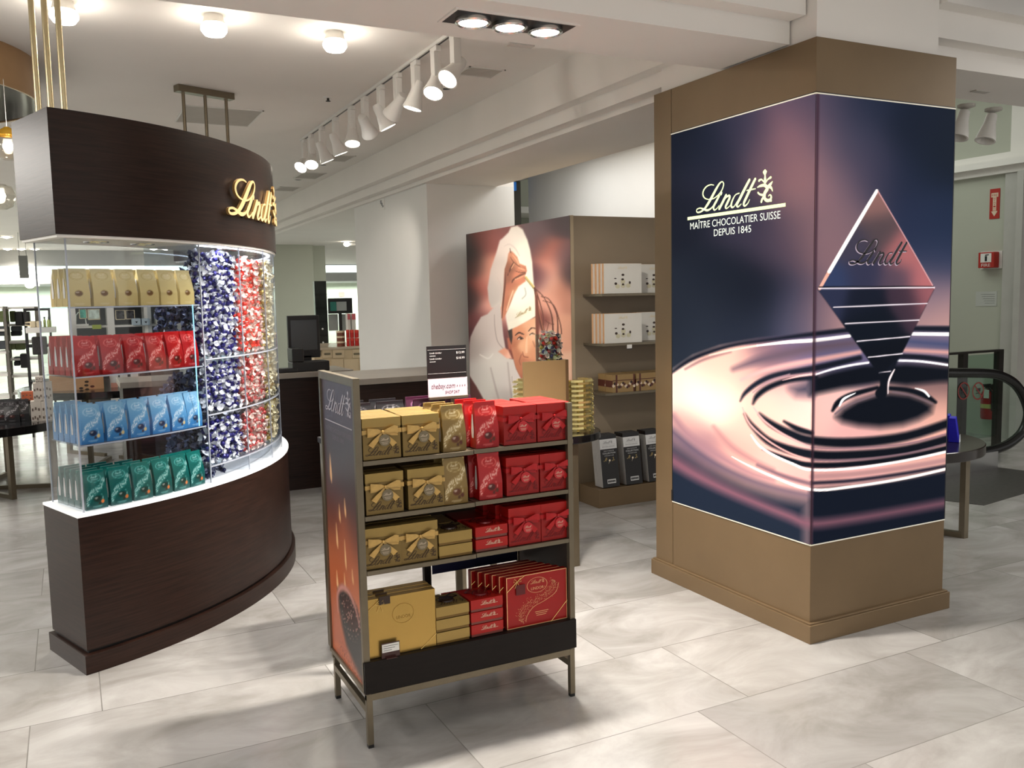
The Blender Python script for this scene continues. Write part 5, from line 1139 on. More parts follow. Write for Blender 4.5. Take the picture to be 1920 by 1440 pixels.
# dark chocolate packs leaning on the base drawer
def pack():
    w, h, d = .155, .40, .018; r_ = thing('dark_chocolate_pack', 'x', 'chocolate pack')
    part('pack_body', MB().box((-w/2, -d/2, 0), (w/2, d/2, h)), mat('black_card', (24, 20, 20), .35, var=.1), r_, bevel=.001)
    part('side_panel', MB().box((-w/2-.0008, -d/2+.001, .002), (-w/2, d/2-.001, h-.03)), mat('silver_card', (186, 184, 180), .4, .2, var=.06, scale=60, stretch=(1, 30, 1)), r_)
    y = -d/2; part('white_header', MB().box((-w/2+.0005, y-.0008, h*.73), (w/2-.0005, y, h*.92)), mat('white_card', (226, 226, 226), .4), r_)
    t_ = MB(); add_logo(t_, lambda u, v, dd: (-w*.32+u, y-.0014-dd, h*.825+v), .155, crest=True); t_.box((-w*.4, y-.0014, h*.81), (w*.4, y-.0012, h*.812)); part('logo', t_, mat('grey_ink', (110, 110, 112), .4), r_, fix=False)
    f_ = lambda u, v, dd=0: (u, y-.0012-dd, v); t_ = MB(); add_text(t_, 'EXCELLENCE', f_, -w*.36, h*.765, w*.72, h*.022); part('header_text', t_, mat('grey_ink'), r_, fix=False)
    t_ = MB(); add_text(t_, 'DARK CHOCOLATE', f_, -w*.30, h*.685, w*.60, h*.018); add_text(t_, 'COLLECTION', f_, -w*.38, h*.635, w*.76, h*.032); add_text(t_, 'CHOCOLAT NOIR', f_, -w*.28, h*.595, w*.56, h*.018); part('title', t_, mat('white_card'), r_, fix=False)
    b = MB(); rs = random.Random(2)
    for s in (-1, 1):
        for k in range(9): cx, cz = s*w*.24+rs.uniform(-.014, .014), h*.53+rs.uniform(-.012, .012); b.add([(cx+.005*math.cos(a), y-.0012-.0001*k, cz+.005*math.sin(a)) for a in (0, 1.2, 2.5, 3.8, 5.1)], [(0, 1, 2, 3, 4)])
    part('blossom_print', b, mat('muted_gold_ink', (150, 130, 84), .4, .2), r_, fix=False)
    b = MB(); n = 10; b.add([(.011*math.cos(2*PI*k/n)*(1 if k % 2 else .5), y-.0024, h*.51+.011*math.sin(2*PI*k/n)*(1 if k % 2 else .5)) for k in range(n)], [tuple(range(n))]); b.add([(-.003, y-.002, h*.50), (.001, y-.002, h*.50), (-.012, y-.002, h*.44)], [(0, 1, 2)]); part('star_print', b, mat('star_ink', (244, 226, 196), .4, emis=.1), r_, fix=False)
    b = MB(); b.box((-w*.22, y-.001, h*.07), (w*.28, y, h*.15)); part('strip_panel', b, mat('white_card'), r_); b = MB(); [b.box((-w*.19+k*w*.09, y-.0016, h*.09), (-w*.12+k*w*.09, y-.001, h*.13)) for k in range(5)]; part('strip_print', b, M_BLACK, r_)
    return r_
PK = pack(); zb0 = .1425
for i in range(4):
    x = ux(1128, 914, 5.60)[0]+.075+i*.212
    for k in range(6):
        loc = (x, 5.583+k*.0188, zb0+.004); rot = (-.13, 0, .03)
        lab = 'black dark chocolate pack with white header on the base drawer, %s stack, %s' % (('leftmost', 'second', 'third', 'rightmost')[i], ('front', 'second', 'third', 'fourth', 'fifth', 'rearmost')[k])
        if i == 0 and k == 0: PK.location = loc; PK.rotation_euler = rot; PK['label'] = lab; PK['group'] = 'dark chocolate packs on the base drawer'
        else: dup(PK, loc, 0, lab, 'dark chocolate packs on the base drawer', rot=rot)
st_ = thing('shelf_ticket', 'tiny white price ticket clipped under the second shelf of the wall unit', 'price ticket', tuple(ux(1180, 650, 5.565)))
part('ticket', MB().box((-.022, -.002, -.014), (.022, 0, .016)), M_WHITE, st_); part('clip', MB().box((-.024, -.003, -.018), (.024, .001, -.013)), M_BLACK, st_)
# white column details
p = PX(716, 377, 3.12); wsn = thing('wall_notice', 'small white notice high on the white column below the moulding', 'notice', tuple(p))
part('card', MB().box((-.004, -.09, -.10), (0, .09, .10)), M_WHITE, wsn); t_ = MB(); [t_.box((-.005, -.06+.03*k, -.07+.02*k), (-.004, -.02+.03*k, -.05+.03*k)) for k in range(3)]; part('print', t_, mat('grey_ink'), wsn)

# ------------------------------------------------------------------ service counters and till
M_STONE = mat('grey_stone_top', (150, 142, 132), .3, var=.06, scale=6)
c1 = thing('till_counter', 'dark wood till counter with grey top carrying the cash terminal', 'counter', (1.45, 7.75, 0))
part('cabinet', MB().box((-1.1, -.28, .12), (.71, .25, .965)), M_WENGE, c1, bevel=.002); part('kickboard', MB().box((-1.1, -.27, 0), (.70, .25, .12)), M_WENGE, c1)
part('counter_top', MB().box((-1.12, -.32, .965), (.74, .28, 1.01)), M_STONE, c1, bevel=.003)
c2 = thing('front_counter', 'dark wood counter with grey top in front of the white column', 'counter', (2.75, 6.85, 0))
part('cabinet', MB().box((-.84, -.34, 0), (.06, .42, .965)), M_WENGE, c2, bevel=.002); part('counter_top', MB().box((-.87, -.38, .965), (.08, .46, 1.01)), M_STONE, c2, bevel=.003)
YT = 7.75; ZC = 1.0105
def tp(x, y): return PY(x, y, YT)
ms = thing('till_screen', 'upright black touch screen of the cash terminal', 'screen', (tp(575, 660)[0], 7.80, ZC))
a, b = tp(554, 592), tp(588, 648)
part('bezel', MB().box((-.15, -.02, .10), (.13, .02, a[2]-ZC)).xf(Matrix.Rotation(.0, 4, 'X')), M_BLACK, ms, bevel=.004)
part('display', MB().box((-.125, -.022, .17), (.105, -.0195, a[2]-ZC-.04)), mat('dark_screen', (72, 78, 82), .2), ms)
part('stand', MB().box((-.06, -.02, .02), (.05, .06, .12)).box((-.10, -.08, 0), (.09, .10, .02)), M_BLACK, ms, bevel=.003)
rp_ = thing('receipt_printer', 'chunky black receipt printer in front of the till screen', 'printer', (tp(562, 680)[0], 7.58, ZC))
part('body', MB().box((-.12, -.08, 0), (.20, .10, .085)).box((-.12, -.08, .085), (-.02, .10, .20)), M_BLACK, rp_, bevel=.008)
part('paper_slot', MB().box((-.10, -.0815, .13), (-.04, -.0795, .134)), M_DARK, rp_)
cs = thing('card_terminal', 'low black card reader left of the receipt printer', 'card reader', (tp(534, 680)[0]-.02, 7.56, ZC))
part('body', MB().box((-.09, -.07, 0), (.07, .07, .035)), M_BLACK, cs, bevel=.006); part('keypad', MB().box((-.06, -.05, .035), (.03, .01, .037)), mat('grey_keys', (120, 124, 126), .5), cs); 
ml = MB(); ml.ball((.11, -.03, .022), .026, 10, 6, 0, (1, 1.2, .8)); part('coil_cord', ml, M_BLACK, cs, smooth=True)

# ------------------------------------------------------------------ far left of the store
def rect(x0, y0, x1, y1, Y):
    """front rectangle on the plane y = Y, from its corners in the frame: returns x0, x1, z0, z1"""
    ym = (y0+y1)/2; xm = (x0+x1)/2
    return PY(x0, ym, Y)[0], PY(x1, ym, Y)[0], PY(xm, y1, Y)[2], PY(xm, y0, Y)[2]
def item(name, r, Y, dep, m, label, cat, group=None, bevel=.004, extra=None):
    x0, x1, z0, z1 = r; t = thing(name, label, cat, ((x0+x1)/2, Y+dep/2, z0), 0, group); w, h = x1-x0, z1-z0
    part('body', MB().box((-w/2, -dep/2, 0), (w/2, dep/2, h)), m, t, bevel=min(bevel, w*.2, h*.2))
    if extra: extra(t, w, dep, h)
    return t
# hanging bronze ring with glass pendants
dr = thing('ring_chandelier', 'large bronze ring canopy on the ceiling at the upper left with a dark mirrored underside', 'chandelier', (-.98, 6.35, HC))
part('ring_band', MB().lathe([(.92, 0), (.92, -.24), (.905, -.24), (.905, 0)], 72, close=False), mat('satin_bronze_band', (176, 142, 104), .3, .6, var=.04), dr, smooth=True)
part('mirror_underside', MB().lathe([(.905, -.235), (.60, -.225), (.60, -.215), (.001, -.215)], 72, close=False), mat('dark_mirror', (70, 44, 22), .08, .9), dr, smooth=True)
M_AMBER = mat('amber_glass', (196, 150, 50), .12, .3, emis=.15)
for x, y, zt, lab, am in ((13, 245, 0, 'amber capped glass pendant lamp left of the dark header', 1), (-2, 338, 0, 'clear faceted glass pendant lamp at the left edge below the amber one', 0)):
    p = PY(x, y, 5.75); t = thing('pendant_lamp', lab, 'pendant lamp', (p[0], p[1], p[2]))
    part('cord', MB().tube([(0, 0, .0), (0, 0, 2.87-p[2])], .002, 6), M_CHROME, t)
    if am: part('glass_cap', MB().lathe([(.012, .02), (.03, .008), (.062, -.012), (.070, -.026), (.066, -.028)], 24, close=False), M_AMBER, t, smooth=True)
    part('globe', MB().lathe([(.03, -.022), (.062, -.035), (.078, -.07), (.075, -.115), (.06, -.145), (.03, -.16)], 20, close=False), M_GLOBE, t, smooth=True)
    bl = MB(); bl.ball((0, 0, -.085), .028, 12, 8); part('bulb', bl, M_LAMP, t, smooth=True)
# round tables
def rtable(cx, cy, R, z, label, legs):
    t = thing('round_display_table', label, 'table', (cx, cy, 0)); part('tabletop', disc(MB(), R, z-.07, z, 64), mat('black_gloss'), t, smooth=True)
    for a in legs:
        b = MB(); b.box((R*.80, -.02, 0), (R*.86, .02, z-.07)).box((R*.15, -.018, 0), (R*.82, .018, .035)); part('leg', b.xf(Matrix.Rotation(a, 4, 'Z')), mat('bronze_leg', (122, 112, 94), .38, .7), t)
    return t
tz = .62
rtable(-.86, 9.05, .86, tz, 'round black topped table at the left edge with black pouches and white cartons', (-1.05, -.35, -1.75, 1.2, 2.6))
rtable(.35, 10.2, .85, .78, 'round black topped table seen through the clear kiosk shelves', (-1.9, -1.1, -.3, .6, 2.2))
BLP = pouch('black', .12, .07, .19); BLP['label'] = 'c'
for i, (x, y) in enumerate(((4, 792), (24, 792), (42, 790))):
    for j in range(2):
        p = PZ(x, y, tz); place(BLP, (p[0]+j*.02, p[1]+.04+j*.09, tz+.0005), -.1, 'black chocolate pouch on the left edge table, %s, %s row' % (('left', 'middle', 'right')[i], ('front', 'back')[j]), 'black pouches on the left edge table')
def speck(t, w, d, h):
    b = MB(); rs = random.Random(int(w*1e5)); [b.box((u, -d/2-.002, v), (u+w*.14, -d/2-.0005, v+h*.12)) for u, v in ((-w*.42, h*.15), (-w*.2, h*.2), (w*.02, h*.12), (w*.22, h*.22), (-w*.4, h*.55), (-w*.1, h*.6), (w*.2, h*.55))]; part('print', b, mat('grey_brown_ink', (104, 88, 78), .5), t)
P0 = PZ(75, 790, tz); YY = P0[1]+.03
for i, (r_, lab) in enumerate((((58, 752, 78, 793), 'white patterned carton, lower left of the pile'), ((78, 752, 100, 790), 'white patterned carton, lower right of the pile'), ((62, 718, 80, 752), 'white patterned carton, middle left of the pile'), ((80, 716, 98, 752), 'white patterned carton, middle right of the pile'), ((66, 706, 84, 718), 'flat white carton on top of the pile'), ((40, 735, 62, 752), 'orange and white carton left of the pile'))):
    q = rect(*r_, YY+ (.0 if i < 5 else .15)); item('patterned_carton', q, YY+(.0 if i < 5 else .15), .10, mat('white_carton', (214, 206, 196), .6, var=.03) if i < 5 else mat('orange_carton', (190, 96, 60), .5, var=.1), lab+' on the left edge table', 'carton', 'cartons on the left edge table', .002, speck)
item('wooden_riser', rect(36, 751, 64, 757, YY+.14), YY+.14, .2, M_DARK, 'dark riser under the orange carton on the left edge table', 'riser')
# goods on the table behind the kiosk
ZB = .78; YB2 = 9.75
def pic(t, w, d, h):
    for k, (u, v) in enumerate(((.0, .62), (-.02, .45), (-.22, .32), (.2, .38), (0, .25))):
        b = MB(); n = 10; b.add([(w*(.18+u*.5)+.02*math.cos(2*PI*j/n), -d/2-.0015, h*v+.012*math.sin(2*PI*j/n)) for j in range(n)], [tuple(range(n))]); part('praline_print', b, mat('dark_chocolate_ink'), t, fix=False)
item('praline_gift_carton', rect(93, 702, 195, 741, YB2), YB2, .3, mat('tan_card'), 'large tan praline carton on the table seen through the kiosk', 'carton', None, .003, pic)
for i, (x0, x1, c_) in enumerate(((207, 221, (236, 170, 150)), (226, 240, (180, 140, 120)), (246, 260, (190, 90, 110)))):
    def strip_(t, w, d, h, c_=c_): part('flavour_print', MB().box((-w*.45, -d/2-.002, h*.05), (w*.45, -d/2, h*.45)), mat('flavour_%d' % c_[0], c_, .5), t)
    item('chocolate_bar', rect(x0, 700, x1, 732, YB2+.05), YB2+.05, .05, M_WHITE, 'white chocolate bar standing on the table behind the kiosk, %s of three' % ('left', 'middle', 'right')[i], 'chocolate bar', 'bars on the table behind the kiosk', .002, strip_)
item('black_display_screen', rect(262, 690, 308, 732, YB2+.3), YB2+.3, .06, M_BLACK, 'black panel standing on the table seen through the kiosk', 'panel')
for i, (x, y) in enumerate(((232, 738), (240, 735), (249, 740))):
    p = PY(x, y, 9.5+.02*i); b = MB(); b.ball((0, 0, .03), .03, 8, 6, 0, (1.3, .7, 1)); tag(part('gold_bow', b, mat('bright_gold_foil'), smooth=True), 'crumpled gold bow on the table behind the kiosk, %s of three' % ('left', 'middle', 'right')[i], 'bow', 'gold bows behind the kiosk').location = (p[0], p[1]+.1, ZB+.0005)
# shelving in the homeware department
def shelving(name, r, Y, dep, nsh, m_up, m_sh, label, uprights=2, th=.03):
    x0, x1, z0, z1 = r; t = thing(name, label, 'shelving', ((x0+x1)/2, Y+dep/2, 0)); w = x1-x0
    for k in range(uprights+1):
        for s in (-1, 1): part('upright', MB().box((-w/2+w*k/uprights-th/2, s*dep/2-.015, 0), (-w/2+w*k/uprights+th/2, s*dep/2+.015, z1)), m_up, t)
    for k in range(nsh): z = z0+(z1-z0)*k/max(1, nsh-1); part('shelf_board', MB().box((-w/2, -dep/2, z-.03), (w/2, dep/2, z)), m_sh, t)
    return t
YA = 13.0
M_GREYWOOD = mat('weathered_grey_wood', (108, 104, 96), .6, var=.15, scale=12)
shelving('metal_shelving', rect(-60, 575, 14, 745, YA), YA, .5, 5, M_GREYWOOD, M_WHITE, 'grey wood shelving with white boards and towels at the left edge')
shelving('open_frame_shelving', rect(14, 575, 74, 735, YA+.4), YA+.4, .45, 6, M_GREYWOOD, M_WHITE, 'grey framed shelving with green linens behind the left table', 1, .05)
shelving('black_wire_shelving', rect(50, 578, 96, 715, YA-.6), YA-.6, .4, 3, M_BLACK, M_BLACK, 'black wire shelving holding mugs and baskets left of the kiosk', 1, .02)
k_ = 0
def row(name, Y, items, m_list, lab, cat, group, dep=.3, extra=None):
    for i, r_ in enumerate(items): item(name, rect(*r_, Y), Y, dep, m_list[i % len(m_list)], lab % (ORDN[i]), cat, group, .012, extra)
ORDN = ('first from the left', 'second from the left', 'third from the left', 'fourth from the left', 'fifth from the left', 'sixth from the left', 'seventh from the left')
GR = [mat('olive_linen', (98, 108, 70), .9, var=.2, scale=20), mat('moss_linen', (122, 130, 92), .9, var=.2, scale=20)]; GY = [mat('slate_towel', (70, 74, 78), .9, var=.15, scale=25), mat('charcoal_towel', (50, 52, 56), .9, var=.15, scale=25)]
row('folded_throw', YA+.02, [(-2, 583, 14, 604)], GR, 'olive patterned throw, top board of the left shelving, %s', 'throw', 'throws')
row('folded_throw', YA+.42, [(18, 583, 28, 604), (18, 640, 28, 656), (28, 642, 47, 656)], GR, 'mossy green throw on the grey framed shelving, %s', 'throw', 'throws on the framed shelving')
row('folded_towel', YA+.02, [(-4, 612, 13, 620), (-4, 620, 13, 630), (-4, 640, 13, 655)], GY, 'slate grey towel on the left edge shelving, %s', 'towel', 'towels on the left shelving', .3)
row('folded_towel', YA+.42, [(20, 612, 40, 621), (20, 621, 40, 630), (26, 670, 38, 677), (26, 678, 38, 686)], GY, 'charcoal towel on the framed shelving, %s', 'towel', 'towels on the framed shelving', .3)
row('storage_basket', YA+.30, [(28, 584, 43, 610), (43, 584, 56, 610), (38, 664, 52, 690)], [M_BLACK], 'black storage basket on the framed shelving, %s', 'basket', 'black baskets', .3)
row('storage_basket', YA-.62, [(60, 632, 88, 665)], [mat('dark_lattice', (40, 36, 36), .6, var=.6, scale=60)], 'dark lattice basket on the black wire shelving, %s', 'basket', 'lattice baskets', .3)
item('white_tray', rect(48, 614, 105, 624, YA-.7), YA-.7, .35, M_WHITE, 'white tray on the black wire shelving under the mugs', 'tray')
def handle(t, w, d, h): part('handle', MB().tube([(-w/2, 0, h*.8), (-w/2-.05, 0, h*.75), (-w/2-.055, 0, h*.4), (-w/2, 0, h*.25)], .010, 8), mat('cream_glaze', (214, 200, 170), .35), t, smooth=True)
for i, (x0, x1) in enumerate(((56, 67), (68, 78))): item('mug', rect(x0, 602, x1, 614, YA-.66), YA-.66, .1, mat('cream_glaze', (214, 200, 170), .35), 'cream mug on the white tray, %s one' % ('left', 'right')[i], 'mug', 'cream mugs', .01, handle)
for i, (x0, x1) in enumerate(((81, 86), (88, 96))):
    q = rect(x0, 596, x1, 614, YA-.66); t = thing('soap_bottle', 'green bottle with dark pump on the white tray, %s one' % ('left', 'right')[i], 'bottle', ((q[0]+q[1])/2, YA-.6, q[2]), 0, 'green bottles'); w = (q[1]-q[0])/2; h = q[3]-q[2]
    part('bottle_body', MB().lathe([(.001, 0), (w, 0), (w, h*.7), (w*.3, h*.9), (.001, h*.9)], 16), mat('lime_glass', (164, 178, 70), .2), t, smooth=True); part('pump', MB().box((-.01, -.01, h*.9), (.01, .01, h*1.1)), M_BLACK, t)
# white bookcase seen between the kiosk shelves
YW = 14.5
shelving('white_bookcase', rect(136, 568, 345, 650, YW), YW, .5, 3, M_WHITE, M_WHITE, 'wide white bookcase with cushions seen through the kiosk above the red pouches', 3, .10)
part('dark_backing', MB().box((rect(136, 560, 345, 700, YW)[0], YW+.6, 0), (rect(136, 560, 345, 700, YW)[1], YW+.66, 1.75)), mat('slate_backing', (82, 84, 82), .8, var=.05)); tag(bpy.data.objects['dark_backing'], 'slate grey backing panel behind the white bookcase', 'panel')
TE = [mat('teal_floral_cloth', (96, 176, 158), .9, var=.5, scale=14), mat('white_floral_cloth', (206, 222, 214), .9, var=.3, scale=14)]; BG = [mat('black_geometric_cloth', (60, 60, 60), .9, var=.9, scale=22)]
def seam(t, w, d, h): part('piping', MB().tube([(-w/2, -d/2, 0), (w/2, -d/2, 0), (w/2, -d/2, h), (-w/2, -d/2, h), (-w/2, -d/2, 0)], .008, 6), mat('cream_glaze'), t)
row('cushion', YW, [(149, 580, 162, 597), (165, 580, 187, 599)], TE, 'teal and white floral cushion in the white bookcase, %s', 'cushion', 'teal cushions', .2, seam)
row('cushion', YW, [(217, 582, 234, 599), (236, 582, 252, 598)], BG, 'black and white geometric cushion in the white bookcase, %s', 'cushion', 'geometric cushions', .2, seam)
row('heart_box', YW-.2, [(248, 597, 264, 610), (266, 597, 281, 610)], [mat('pale_blue_card', (176, 192, 204), .6)], 'pale grey box with a dark heart in the white bookcase, %s', 'box', 'heart boxes', .2, lambda t, w, d, h: part('heart_print', MB().add([(-.02, -d/2-.002, h*.6), (0, -d/2-.002, h*.3), (.02, -d/2-.002, h*.6), (0, -d/2-.002, h*.55)], [(0, 1, 2, 3)]), M_BLACK, t, fix=False))
row('linen_stack', YW-.1, [(292, 586, 320, 608)], [mat('ivory_linen', (216, 212, 196), .9, var=.1, scale=40)], 'ivory linen pile at the right of the white bookcase, %s', 'linen', 'linen', .3)
item('green_bowl', rect(173, 609, 190, 617, YW-.1), YW-.1, .2, mat('lime_glass'), 'green bowl on the lower board of the white bookcase', 'bowl')
lt = thing('wire_lantern', 'white wire lantern standing before the white bookcase', 'lantern', (PY(153, 620, YW)[0], YW+.05, rect(136, 568, 345, 650, YW)[2]+(rect(136, 568, 345, 650, YW)[3]-rect(136, 568, 345, 650, YW)[2])*.5+.001))
part('base', MB().box((-.10, -.06, 0), (.10, .06, .03)), M_WHITE, lt)
part('wire_arch', MB().tube([(-.07, 0, .03), (-.06, 0, .16), (-.03, 0, .2), (0, 0, .21), (.03, 0, .2), (.06, 0, .16), (.07, 0, .03)], .008, 8), M_WHITE, lt, smooth=True)
# far ceiling lamps
def far_lamp(x, y, z, n, label, e=60):
    p = PZ(x, y, z); t = thing('recessed_downlight', label, 'ceiling light', (p[0], p[1], z), 0, 'distant downlights')
    for k in range(n):
        u = (k-(n-1)/2)*.30; part('lamp_ring', MB().lathe([(.13, -.002), (.13, -.02), (.11, -.02)], 20, c=(u, 0, 0), close=False), M_CHROME, t); part('lamp_lens', MB().lathe([(.11, -.012), (.001, -.05)], 20, c=(u, 0, 0), close=False), M_LAMP, t, smooth=True)
    glow_spot(t, 'downlight_beam', (p[0], p[1], z-.12), (p[0], p[1], 0), e*n, 150, .6, .15)
far_lamp(40, 466, HC, 3, 'triple downlight on the far ceiling left of the kiosk', 90)
far_lamp(311, 466, HC, 3, 'triple downlight on the far ceiling seen through the top of the kiosk', 90)
far_lamp(12, 443, HC, 1, 'single oval downlight nearer the left edge of the ceiling', 120)
for x, y, lab in ((56, 535, 'bright wall spot on the far wall left of the kiosk'), (650, 458, 'small bright spotlight in the opening beside the white column')):
    p = PY(x, y, 25.5 if x < 100 else 16.0); t = thing('wall_spot', lab, 'spotlight', tuple(p)); b = MB(); b.ball((0, 0, 0), .09 if x < 100 else .05, 12, 8, 0, (1.2, 1, .8)); part('lamp_lens', b, M_LAMP, t, smooth=True); part('arm', MB().box((.05, -.01, -.02), (.22, .01, .02)), M_WHITE, t)
hb = thing('hanging_sign', 'narrow grey hanging banner before the glowing cove band', 'banner', tuple(PY(47, 508, 20.0)))
part('banner', MB().box((-.10, -.01, -.14), (.06, .01, .30)), mat('grey_banner', (104, 104, 100), .7), hb)
for s in (-1, 1): part('hanging_wire', MB().tube([(-.02+s*.06, 0, .30), (-.02+s*.06, 0, HC-hb.location.z)], .004, 6), M_DARK, hb)

# ------------------------------------------------------------------ through the opening left of the white column
YO = 11.2
cb = thing('drawer_cabinet', 'pale wood cabinet with two drawers and doors beyond the till', 'cabinet', (PY(640, 660, YO)[0], YO+.3, 0))
ca = rect(590, 650, 705, 720, YO); ox = PY(640, 660, YO)[0]; M_PW = mat('pale_maple', (206, 184, 150), .55, var=.06, scale=6, stretch=(1, 1, 5))
zt_ = ca[3]; part('carcass', MB().box((ca[0]-ox, -.3, 0), (ca[1]-ox, .3, zt_-.03)), M_PW, cb); part('worktop', MB().box((ca[0]-ox-.02, -.33, zt_-.03), (ca[1]-ox+.02, .9, zt_)), mat('beige_worktop', (196, 178, 156), .25, var=.04), cb, bevel=.002)
for x0, x1 in ((604, 622), (623, 645), (660, 676)):
    q = rect(x0, 655, x1, 671, YO); d_ = part('drawer', MB().box((q[0]-ox, -.315, q[2]), (q[1]-ox, -.30, q[3])), mat('maple_front', (214, 192, 158), .5, var=.04), cb, bevel=.002); part('cup_handle', MB().box(((q[0]+q[1])/2-ox-.04, -.33, (q[2]+q[3])/2-.015), ((q[0]+q[1])/2-ox+.04, -.315, (q[2]+q[3])/2+.01)), M_BRONZE2, d_, bevel=.004)
for x0, x1 in ((621, 644), (645, 672)):
    q = rect(x0, 673, x1, 715, YO); part('door', MB().box((q[0]-ox, -.315, q[2]), (q[1]-ox, -.30, q[3])), mat('maple_front'), cb, bevel=.002)
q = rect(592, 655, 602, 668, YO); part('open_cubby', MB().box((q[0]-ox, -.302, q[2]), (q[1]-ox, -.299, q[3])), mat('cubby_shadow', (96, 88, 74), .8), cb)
ZO = zt_+.0005
def tins(xs, y0, y1, n, m_, label, grp, Y):
    for i, (x0, x1) in enumerate(xs):
        for k in range(n):
            q = rect(x0, y0, x1, y1, Y); R = (q[1]-q[0])/2; h = (q[3]-ZO)/n
            t = thing('round_tin', label % (ORDN[i].split(' ')[0] if len(xs) > 1 else 'only', ('bottom', 'middle', 'top')[k]), 'tin', ((q[0]+q[1])/2, Y+R, ZO+k*h), 0, grp)
            part('tin_body', MB().lathe([(R*.96, 0), (R*.96, h*.66), (.001, h*.66)], 18), m_[0], t, smooth=True); part('tin_lid', MB().lathe([(R, h*.62), (R, h*.96), (.001, h*.98)], 18), m_[1], t, smooth=True)
M_T1 = (mat('brown_tin', (120, 70, 50), .3, .3), mat('cream_tin', (226, 204, 176), .35, .2)); M_T2 = (mat('red_tin', (206, 40, 34), .3, .2), mat('red_tin_lid', (226, 70, 56), .3, .2))
tins(((633, 649),), 620, 640, 3, M_T1, 'brown and cream tin in the %s pile on the pale cabinet, %s', 'cream tins', YO+.1)
tins(((650, 656), (657, 665), (666, 674), (675, 684)), 618, 640, 2, M_T2, 'red tin in the %s red pile on the pale cabinet, %s one', 'red tins', YO+.1)
tw = thing('dark_drawer_tower', 'tall narrow black cabinet with small white knobs beyond the till', 'cabinet', (0, 0, 0)); q = rect(592, 527, 614, 655, YO+1.6); tw.location = ((q[0]+q[1])/2, YO+1.8, 0); w = (q[1]-q[0])/2
part('carcass', MB().box((-w, -.2, 0), (w, -.1, q[3])), mat('black_tower', (30, 32, 30), .35, var=.2), tw, bevel=.003)
for k in range(5): part('drawer_front', MB().box((-w+.01, -.21, q[2]+.02+k*(q[3]-q[2])/5), (w-.01, -.20, q[2]+(k+.93)*(q[3]-q[2])/5)), mat('black_front', (38, 40, 38), .3, var=.25), tw)
for k in (0, 1): b = MB(); b.ball((0, -.22, q[2]+(k+.5)*(q[3]-q[2])/5), .014, 8, 6); part('knob', b, M_WHITE, tw)
es = thing('notice_easel', 'black framed notice board with teal and grey sheets beyond the pale cabinet', 'notice board', (0, 0, 0)); q = rect(615, 559, 660, 588, YO+1.0); es.location = ((q[0]+q[1])/2, YO+1.0, 0); w = (q[1]-q[0])/2
part('frame', MB().box((-w, -.02, q[2]), (w, .02, q[3])), M_BLACK, es, bevel=.004); part('teal_sheet', MB().box((-w*.85, -.024, q[2]+.04), (-w*.35, -.02, q[3]-.05)), mat('teal_sheet', (40, 120, 110), .5), es); part('grey_sheet', MB().box((-w*.33, -.024, q[2]+.04), (w*.5, -.02, q[3]-.05)), mat('grey_sheet', (160, 166, 166), .5, var=.05), es)
part('stand', MB().box((-.02, .0, 0), (.02, .03, q[2])), M_BLACK, es)
for x0, x1, n_ in ((616, 634, 'left'), (636, 652, 'right')): item('notice_sheet', rect(x0, 589, x1, 620, YO+1.05), YO+1.05, .01, mat('grey_sheet'), 'pale grey printed sheet under the black notice board, %s one' % n_, 'notice', 'sheets under the notice board', .001)
for i, (x0, x1) in enumerate(((652, 657), (660, 667))): item('white_gift_box', (*rect(x0, 588, x1, 622, YO+.7)[:2], ZO, rect(x0, 588, x1, 622, YO+.7)[3]), YO+.7, .1, M_WHITE, 'tall white box with pink top behind the red tins, %s one' % ('left', 'right')[i], 'box', 'pink topped boxes', .002, lambda t, w, d, h: part('pink_top', MB().box((-w/2-.001, -d/2-.002, h*.8), (w/2+.001, -d/2, h)), mat('pink_print', (220, 110, 120), .5), t))
item('red_notice', rect(636, 548, 646, 556, 28.97), 28.97, .02, mat('pale_red_print', (226, 140, 130), .5), 'small red notice on the far wall beside the white column', 'notice')

# ------------------------------------------------------------------ right of the pillar
RTC = (4.89, 4.13)
rt2 = thing('round_display_table', 'round dark table with bronze frame leg right of the pillar', 'table', (RTC[0], RTC[1], 0))
edge = PZ(1846, 838, .58); R2 = .60
part('tabletop', disc(MB(), R2, .535, .60, 64), mat('dark_brown_gloss', (34, 28, 24), .15, var=.1), rt2, smooth=True)
lp = PZ(1806, 1008, 0); dx, dy = lp[0]-RTC[0], lp[1]-RTC[1]
b = MB(); b.box((-.02, -.02, 0), (.02, .02, .535)).xf(Matrix.Translation((dx, dy, 0))); part('leg', b, M_BRONZE2, rt2)
b = MB(); a_ = math.atan2(-dy, -dx); L_ = math.hypot(dx, dy); b.box((0, -.02, 0), (L_*1.6, .02, .035)).xf(Matrix.Translation((dx, dy, 0)) @ Matrix.Rotation(a_, 4, 'Z')); part('foot_bar', b, M_BRONZE2, rt2)
b = MB().box((-.02, -.02, 0), (.02, .02, .535)).xf(Matrix.Translation((-dx*.6, -dy*.6, 0))); part('leg', b, M_BRONZE2, rt2)
M_BLUE = mat('royal_blue_pack', (40, 36, 190), .4, var=.1)
